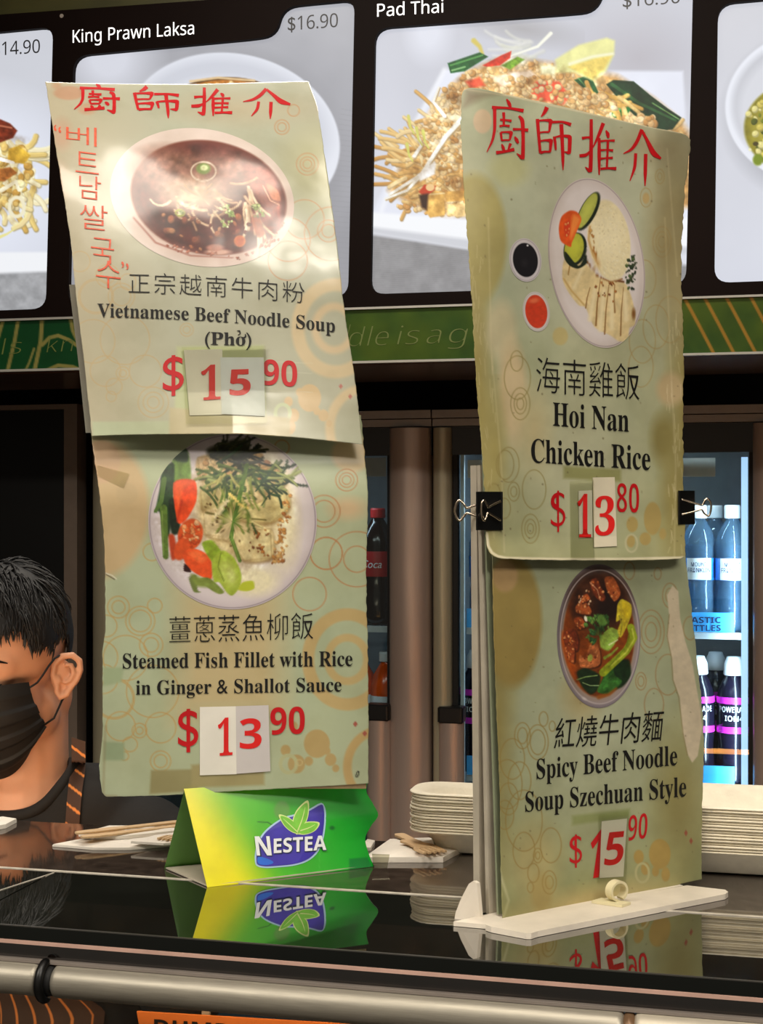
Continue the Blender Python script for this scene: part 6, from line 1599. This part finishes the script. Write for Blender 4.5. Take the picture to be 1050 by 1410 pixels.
# ------------------------------------------------------------------ person behind the counter
pd = 1.85
HC = P(9, 915, pd)                                      # middle of the head
def frame(phi, pitch):
    f = math.cos(phi) * (-FW) - math.sin(phi) * RT; s = math.cos(phi) * RT - math.sin(phi) * FW
    return s, f * math.cos(pitch) - UPV * math.sin(pitch), UPV * math.cos(pitch) + f * math.sin(pitch)
hs, hf, hu = frame(math.radians(22), math.radians(20))
ts, tf, tu = frame(math.radians(14), math.radians(4))
def H(s, f, u): return HC + hs * s + hf * f + hu * u
TC = HC + np.array([0, 0, -.175]) - hf * .035            # base of the neck
TC = TC + ts * .0
def T(s, f, u): return TC + ts * s + tf * f + tu * u
def ell3(b, c, ax, r, rot=None, nu=20, nv=12):
    S, F_, U = ax; vs = []; fs = []
    rings = []
    for j in range(1, nv):
        ph = math.pi * j / nv
        rings.append([tuple(c + S * (r[0] * math.sin(ph) * math.cos(a)) + F_ * (r[1] * math.sin(ph) * math.sin(a)) + U * (r[2] * math.cos(ph))) for a in np.linspace(0, 2 * math.pi, nu, endpoint=False)])
    k = nu; vs = [p for q in rings for p in q]; fs = []
    for i in range(len(rings) - 1):
        for j in range(k): a, d = i * k + j, i * k + (j + 1) % k; fs.append((a, a + k, d + k, d))
    vs += [tuple(c + U * r[2]), tuple(c - U * r[2])]; n = len(vs)
    fs += [(n - 2, j, (j + 1) % k) for j in range(k)] + [(n - 1, (len(rings) - 1) * k + (j + 1) % k, (len(rings) - 1) * k + j) for j in range(k)]
    b.add(vs, fs)
def limb(b, pts, rad):
    b.tube([tuple(p) for p in pts], rad, 16)
    for p, r in ((pts[0], rad[0]), (pts[-1], rad[-1])): ell3(b, np.array(p), (np.array([1., 0, 0]), np.array([0, 1., 0]), UPV), (r, r, r), nu=14, nv=10)
HA = (hs, hf, hu); TA = (ts, tf, tu)
def remesh(b, name, m, parent, vox, it, loc=None):
    o = b.build(name, m, None)
    r = o.modifiers.new('r', 'REMESH'); r.mode = 'VOXEL'; r.voxel_size = vox
    s = o.modifiers.new('s', 'SMOOTH'); s.factor = .5; s.iterations = it
    bpy.context.view_layer.update()
    me = bpy.data.meshes.new_from_object(o.evaluated_get(bpy.context.evaluated_depsgraph_get()))
    V = np.zeros(len(me.vertices) * 3); me.vertices.foreach_get('co', V); V = V.reshape(-1, 3); F = [tuple(q.vertices) for q in me.polygons]
    bpy.data.objects.remove(o); bpy.data.meshes.remove(me)
    return V, F
b = MB()
for c, r in (((0, -.006, .035), (.0745, .093, .084)), ((0, .03, -.04), (.059, .058, .072)), ((0, .060, -.094), (.026, .026, .022)), ((0, .045, .03), (.060, .045, .045)),
             ((0, .083, -.004), (.009, .013, .022)), ((0, .092, -.026), (.013, .013, .012)), ((0, .076, .030), (.046, .012, .010))):
    ell3(b, H(*c), HA, r)
for k in (-1, 1):
    ell3(b, H(k * .046, .010, -.062), HA, (.018, .030, .030)); ell3(b, H(k * .036, .046, -.020), HA, (.022, .020, .024)); ell3(b, H(k * .031, .066, .008), HA, (.017, .0135, .011))
    ell3(b, H(k * .040, -.03, -.05), HA, (.020, .03, .04))
limb(b, [H(0, -.022, -.05), T(0, -.01, .02), T(0, -.005, -.06)], [.056, .056, .07])
limb(b, [T(-.09, -.005, -.036), T(.09, -.005, -.036)], [.046, .046])
limb(b, [T(-.165, -.01, -.065), T(.165, -.01, -.065)], [.05, .05])
ell3(b, T(0, .01, -.17), TA, (.165, .095, .17)); ell3(b, T(0, .01, -.34), TA, (.145, .092, .20)); ell3(b, T(0, 0, -.50), TA, (.155, .10, .14))
for k in (-1, 1):
    limb(b, [T(k * .19, -.01, -.08), T(k * .215, .0, -.30), T(k * .16, .16, -.50)], [.048, .042, .032])
    hp = T(k * .16, .16, -.50); pal = T(k * .12, .225, -.525)
    limb(b, [hp, (hp + pal) / 2, pal], [.028, .034, .030])
    for q in range(4):
        a0 = pal + ts * (q - 1.5) * .017; a1 = a0 + tf * .030 - tu * .012; a2 = a1 + tf * .014 - tu * .022
        limb(b, [a0, a1, a2], [.010, .009, .007])
    a0 = (hp + pal) / 2 - ts * k * .03; limb(b, [a0, a0 + tf * .03 - ts * k * .012, a0 + tf * .055], [.012, .011, .008])
    z = T(k * .085, 0, -.55); kn = np.array([z[0], z[1], .40]); an = np.array([z[0], z[1], .08])
    limb(b, [z, kn, an], [.085, .056, .04]); ft = an + tf * .14; ft[2] = .035; ell3(b, (an + ft) / 2 * np.array([1, 1, 0]) + np.array([0, 0, .037]), (ts, np.array([tf[0], tf[1], 0]), UPV), (.045, .13, .036))
M['skin'] = mat('warm_skin', (206, 152, 120), .5, noise=.05, nscale=30)
M['skin'].node_tree.nodes['Principled BSDF'].inputs['Subsurface Weight'].default_value = .12
M['skin'].node_tree.nodes['Principled BSDF'].inputs['Subsurface Radius'].default_value = (.012, .005, .003)
V, F = remesh(b, 'person', M['skin'], None, .0042, 5)
# the near ear, shaped: bowl, rim, lobe
eb = MB()
for k in (1, -1):
    ec = H(k * .0685, .000, -.014)
    ea = (hs * k * .80 + hf * .60) / np.linalg.norm(hs * .80 + hf * .6 * k * k)      # outward
    if k == -1: ea = (-hs * .80 + hf * .60)
    ev = (hu * .97 - hf * .20); ev /= np.linalg.norm(ev); eh = np.cross(ea, ev); eh /= np.linalg.norm(eh)
    if np.dot(eh, hf) > 0: eh = -eh                                             # towards the back of the head
    out = hs * k
    ctr = ec + eh * .004
    rim = [(-.006, -.014), (-.010, .004), (-.007, .020), (.002, .030), (.013, .030), (.020, .020), (.020, .006), (.015, -.008), (.008, -.018), (.003, -.027), (-.004, -.030), (-.007, -.022)]
    rr = [.0040, .0040, .0042, .0045, .0045, .0044, .0042, .0040, .0042, .0052, .0052, .0042]
    pr = [ctr + eh * x * .84 + ev * y * .86 + out * (.004 + .012 * max(0, (x + .008) / .028)) for x, y in rim]
    eb.tube([tuple(q) for q in pr + pr[:1]], rr + rr[:1], 10)
    ell3(eb, ctr + eh * .004 + out * .002, (eh, out + eh * .2, ev), (.0135, .006, .0225))
    ih = [(.002, .018), (.009, .016), (.011, .004), (.006, -.006), (-.001, -.010)]
    eb.tube([tuple(ctr + eh * x * .84 + ev * y * .86 + out * (.008 + .010 * max(0, (x + .008) / .028))) for x, y in ih], [.003, .0034, .0034, .0032, .0025], 8)
    ell3(eb, ctr - eh * .006 + ev * -.004 + out * .007, (eh, out, ev), (.004, .004, .006))
eV, eF = remesh(eb, 'ear', M['skin'], None, .0016, 2)
n0 = len(V)
pr_ = thing('person', (float(TC[0]), float(TC[1]), 0), 'person in black face mask and black shirt with brown striped apron, looking down', 'person')
body = mk('body', np.vstack([V, eV]), F + [tuple(i + n0 for i in f) for f in eF], M['skin'], pr_, smooth=True)

from mathutils.bvhtree import BVHTree
M['hair'] = mat('black_hair', (11, 9, 9), .58, noise=.3, nscale=200)
# hair: a close cap and many tapered locks
hb = MB(); rnd = random.Random(2)
def hairline(d):                      # d = direction (s, f, u); is it covered with hair?
    s, f, u = d
    if f > .45: return u > .46 + .20 * max(0, f - .7) - .10 * abs(s)
    if f > .05: return u > (.17 - (.45 - f) * .75 if abs(s) > .4 else .30)
    if f > -.3: return u > -.02
    return u > -.42
nu, nv = 72, 40; cap = {}; vs = []; fs = []
for j in range(nv + 1):
    for i in range(nu):
        ph = math.pi * j / nv; a = 2 * math.pi * i / nu
        d = (math.sin(ph) * math.cos(a), math.sin(ph) * math.sin(a), math.cos(ph))
        th = 1.06 + .07 * max(0, d[2]) + .02 * math.sin(9 * a) * math.sin(ph)
        vs.append(tuple(H(d[0] * .0755 * th, -.006 + d[1] * .094 * th, .035 + d[2] * .085 * th)))
for j in range(nv):
    for i in range(nu):
        ph = math.pi * (j + .5) / nv; a = 2 * math.pi * (i + .5) / nu
        if hairline((math.sin(ph) * math.cos(a), math.sin(ph) * math.sin(a), math.cos(ph))): fs.append((j * nu + i, (j + 1) * nu + i, (j + 1) * nu + (i + 1) % nu, j * nu + (i + 1) % nu))
hb.add(vs, fs)
cnt = 0
while cnt < 3600:
    z = rnd.uniform(-.4, 1); a = rnd.uniform(0, 2 * math.pi); q = math.sqrt(max(0, 1 - z * z)); d = np.array((q * math.cos(a), q * math.sin(a), z))
    if not hairline(d): continue
    cnt += 1
    top = max(0, d[2]); th = 1.03 + .10 * top * rnd.random()
    p = np.array((d[0] * .0755 * th, -.006 + d[1] * .094 * th, .035 + d[2] * .085 * th)); nrm = d / np.array((.0755, .094, .085)); nrm /= np.linalg.norm(nrm)
    dirv = np.array((d[0] * .5 + rnd.uniform(-.5, .5), .55 * (1 if d[1] > -.2 else -.3) + rnd.uniform(-.35, .35), -.55 - .5 * (1 - top))) + nrm * (.25 + .35 * top)
    dirv -= nrm * np.dot(dirv, nrm) * .75; dirv /= np.linalg.norm(dirv)
    L = rnd.uniform(.022, .045) * (.35 + .75 * top) if d[1] < .35 else rnd.uniform(.012, .026)
    pts = []; x = p.copy(); v_ = dirv + nrm * .35 * top
    for k in range(5):
        pts.append(tuple(H(*x))); x = x + v_ / np.linalg.norm(v_) * L / 4; v_ = v_ - nrm * .22 + np.array((0, 0, -.12)) + np.array([rnd.uniform(-.12, .12) for _ in range(3)])
    w = rnd.uniform(.0007, .0016); hb.tube(pts, [w, w * 1.1, w, w * .7, w * .15], 4, False)
hb.build('hair', M['hair'], pr_, smooth=True)
# brows and closed eyelashes
fb = MB(); V0 = np.vstack([V]); face = BVHTree.FromPolygons([tuple(v) for v in V0], F)
def on_face(s_, u_, up=.0012):
    h = face.ray_cast(Vector(H(s_, .25, u_)), Vector(-hf)); return tuple((np.array(h[0]) if h[0] is not None else H(s_, .07, u_)) + hf * up)
for k in (1, -1):
    fb.tube([on_face(k * s_, u_) for s_, u_ in ((.012, .036), (.020, .040), (.030, .043), (.040, .043), (.047, .040), (.054, .034))], [.0020, .0027, .0029, .0026, .0018, .0006], 8)
    fb.tube([on_face(k * s_, u_) for s_, u_ in ((.018, .010), (.024, .0065), (.031, .005), (.038, .006), (.045, .010))], [.0008, .0013, .0015, .0013, .0007], 6)
fb.build('eyebrows', M['hair'], pr_, smooth=True)
# face mask with pleats
W_ = curve([(0, .067), (.35, .0715), (.75, .069), (1, .050)]); R_ = curve([(0, .1055), (.12, .115), (.3, .117), (.55, .108), (.8, .099), (1, .078)]); U_ = curve([(0, .014), (.5, -.056), (1, -.122)])
na, nm = 48, 60; A, VV = np.meshgrid(np.linspace(-1, 1, na), np.linspace(0, 1, nm)); ang = A * 1.22
pl = .0016 * np.sign(np.sin(VV * 2 * math.pi * 4)) * np.clip((VV - .1) / .1, 0, 1) * np.clip((.95 - VV) / .1, 0, 1)
side = np.abs(A) ** 3
S_ = (W_(VV) + pl) * np.sin(ang) * 1.06; Fm = .012 + (R_(VV) + pl - .012) * np.cos(ang) ** .9 - .012 * side * VV
Um = U_(VV) * (1 - .42 * side * VV) + .006 * (1 - np.abs(A)) * (1 - VV) - .012 * side * (1 - VV)
mv = np.array([H(s, f, u) for s, f, u in zip(S_.ravel(), Fm.ravel(), Um.ravel())])
M['mask'] = mat('black_mask_fabric', (9, 9, 10), .7, noise=.2, nscale=400)
mk_ = mk('face_mask', mv, grid_faces(na, nm), M['mask'], pr_, smooth=True)
for k in (1, -1):
    i0 = mv.reshape(nm, na, 3)[3, -1 if k == 1 else 0]; i1 = mv.reshape(nm, na, 3)[-6, -1 if k == 1 else 0]
    lp = MB().tube([tuple(i0), tuple(H(k * .0695, .036, -.0045)), tuple(H(k * .0725, .026, .001)), tuple(H(k * .0755, .014, .0085)), tuple(H(k * .0775, .003, .013)), tuple(H(k * .079, -.014, .012))], .0013, 8); lp.build('ear_loop', M['mask'], mk_, smooth=True)
    lp = MB().tube([tuple(i1), tuple(H(k * .070, .020, -.062)), tuple(H(k * .0755, .004, -.045)), tuple(H(k * .079, -.014, -.036))], .0013, 8); lp.build('ear_loop', M['mask'], mk_, smooth=True)
# shirt
b = MB(); e = .010
limb(b, [T(-.10, -.010, -.026), T(.10, -.010, -.026)], [.060, .060]); limb(b, [T(-.165, -.01, -.065), T(.165, -.01, -.065)], [.05 + e, .05 + e])
ell3(b, T(0, .01, -.17), TA, (.165 + e, .095 + e, .17)); ell3(b, T(0, .01, -.34), TA, (.145 + e * 2, .092 + e * 1.5, .20)); ell3(b, T(0, 0, -.50), TA, (.155 + e * 1.5, .10 + e * 1.5, .14))
for k in (-1, 1): limb(b, [T(k * .19, -.01, -.08), T(k * .214, -.002, -.24)], [.048 + e * 1.2, .046 + e * 1.6])
V, F = remesh(b, 'shirt', None, None, .007, 4)
nb = T(0, .0, -.01)
loc = (V - nb) @ np.stack([ts, tf, tu], 1)
keep = ((loc[:, 0] / .072) ** 2 + ((loc[:, 1] - .018) / .070) ** 2 + ((loc[:, 2] - .045) / .066) ** 2) > 1
F = [f for f in F if all(keep[list(f)])]
M['shirt'] = mat('black_cotton', (15, 14, 14), .85, noise=.2, nscale=300, bump=.25, bscale=30)
sh = mk('shirt', V, F, M['shirt'], pr_, smooth=True)
bvh = BVHTree.FromPolygons([tuple(v) for v in V], F)
ec_ = {}
for f in F:
    for i in range(len(f)):
        k = (f[i], f[(i + 1) % len(f)]); k2 = (min(k), max(k)); ec_[k2] = ec_.get(k2, 0) + 1
nx_ = {}
for (a, c), n in ec_.items():
    if n == 1: nx_.setdefault(a, []).append(c); nx_.setdefault(c, []).append(a)
best = []
seen = set()
for s0 in nx_:
    if s0 in seen: continue
    loop = [s0]; seen.add(s0)
    while True:
        q = [k for k in nx_[loop[-1]] if k not in seen]
        if not q: break
        loop.append(q[0]); seen.add(q[0])
    if len(loop) > len(best): best = loop
lp_ = V[best]
for _ in range(14): lp_ = .5 * lp_ + .25 * np.roll(lp_, 1, 0) + .25 * np.roll(lp_, -1, 0)
lp_ = lp_[::2]
MB().tube([tuple(q) for q in np.vstack([lp_, lp_[:2]])], .0075, 10).build('collar', M['shirt'], sh, smooth=True)
# trousers
b = MB(); ell3(b, T(0, 0, -.53), TA, (.160, .105, .10))
for k in (-1, 1):
    z = T(k * .085, 0, -.55); limb(b, [z, np.array([z[0], z[1], .40]), np.array([z[0], z[1], .10])], [.094, .068, .058])
V2, F2 = remesh(b, 'trousers', None, None, .012, 3); mk('trousers', V2, F2, M['shirt'], pr_, smooth=True)
# striped apron: bib and neck strap
M['apron'] = mat_print('striped_apron_cloth', .8)
def paint_apron(p, period, w, ang=0.0):
    k = np.mod(p.x + p.y * ang, period); p.c[:] = (66, 44, 32); p.c *= (.9 + .2 * vnoise(p.x * 400, p.y * 400, 30, 1)[:, None]); p.c[k < w] = (206, 122, 58)
def hit(s, u):
    o = T(s, .6, u); h = bvh.ray_cast(Vector(o), Vector(-tf))
    return np.array(h[0]) if h[0] is not None else T(s, .05, u)
ns, nz = 180, 60; ss = np.linspace(-.135, .135, ns); uu = np.linspace(-.17, -.62, nz); Vb = []; last = None
for u in uu:
    wd = 1.0 if u < -.26 else .62 + .38 * (-.17 - u) / .09
    for s in ss: Vb.append(hit(s * wd, max(u, -.56)) + tf * .008 + (tu * (u + .56) if u < -.56 else 0))
SX, SU = np.meshgrid(ss, uu); pa = Paint(SX, SU, (60, 40, 30)); paint_apron(pa, .0205, .0028)
ap = mk('apron', np.array(Vb), grid_faces(ns, nz), M['apron'], pr_, smooth=True, cols=pa.out())
def strap(ctr, half, name):
    """Ribbon over the shirt: middle line in picture coordinates, thrown onto the cloth."""
    c = np.array(ctr, float); n = len(c); Tt = np.linspace(0, n - 1, 90); f1 = curve(list(zip(range(n), c[:, 0]))); f2 = curve(list(zip(range(n), c[:, 1]))); V = []; XY = []
    for t in Tt:
        for w in np.linspace(-1, 1, 9):
            x, y = float(f1(t)) + w * half, float(f2(t)) + w * 3
            r = ray(np.array(x), np.array(y)); h = bvh.ray_cast(Vector(CAMP), Vector(r).normalized())
            q = np.array(h[0]) if h[0] is not None else P(x, y, 1.80)
            V.append(q - r * .004 + 0 * q); XY.append((x, y))
    XY = np.array(XY); pp = Paint(XY[:, 0], XY[:, 1], (60, 40, 30)); pp.c[:] = (66, 44, 32); k = np.mod(pp.y - pp.x * .75, 28); pp.c[k < 4.0] = (214, 132, 64); pp.c[XY[:, 0] > XY[:, 0].max() + 99] = 0
    return mk(name, np.array(V), grid_faces(9, 90), M['apron'], ap, smooth=True, cols=pp.out())
strap([(108, 1018), (108, 1050), (103, 1090), (99, 1140), (95, 1190)], 9.5, 'neck_strap')

# ------------------------------------------------------------------ ceiling panels
M['fixture'] = mat('white_light_fixture', (200, 196, 186), .5); M['diff'] = mat('lit_diffuser', (255, 240, 215), .5, emit=((255, 238, 210), 3.0))
CLAB = ['square-ended ceiling light panel above the noodle soup sign', 'long ceiling light panel over the customer side, beyond the chicken rice sign', 'long ceiling light panel over the customer side, on the noodle soup sign side', 'small ceiling light panel over the person behind the counter']
for (lx, ly, sx, sy, pw), lab in zip(LIGHTS, CLAB):
    r = thing('ceiling_light', (lx, ly, CEIL), lab, 'ceiling light')
    f = MB(); a, c = sx / 2 + .03, sy / 2 + .03
    f.box(lx - a, lx + a, ly - c, ly + c, CEIL - .01, ZC); f.build('frame', M['fixture'], r)
    MB().box(lx - sx / 2, lx + sx / 2, ly - sy / 2, ly + sy / 2, CEIL - .022, CEIL - .0101).build('diffuser', M['diff'], r)
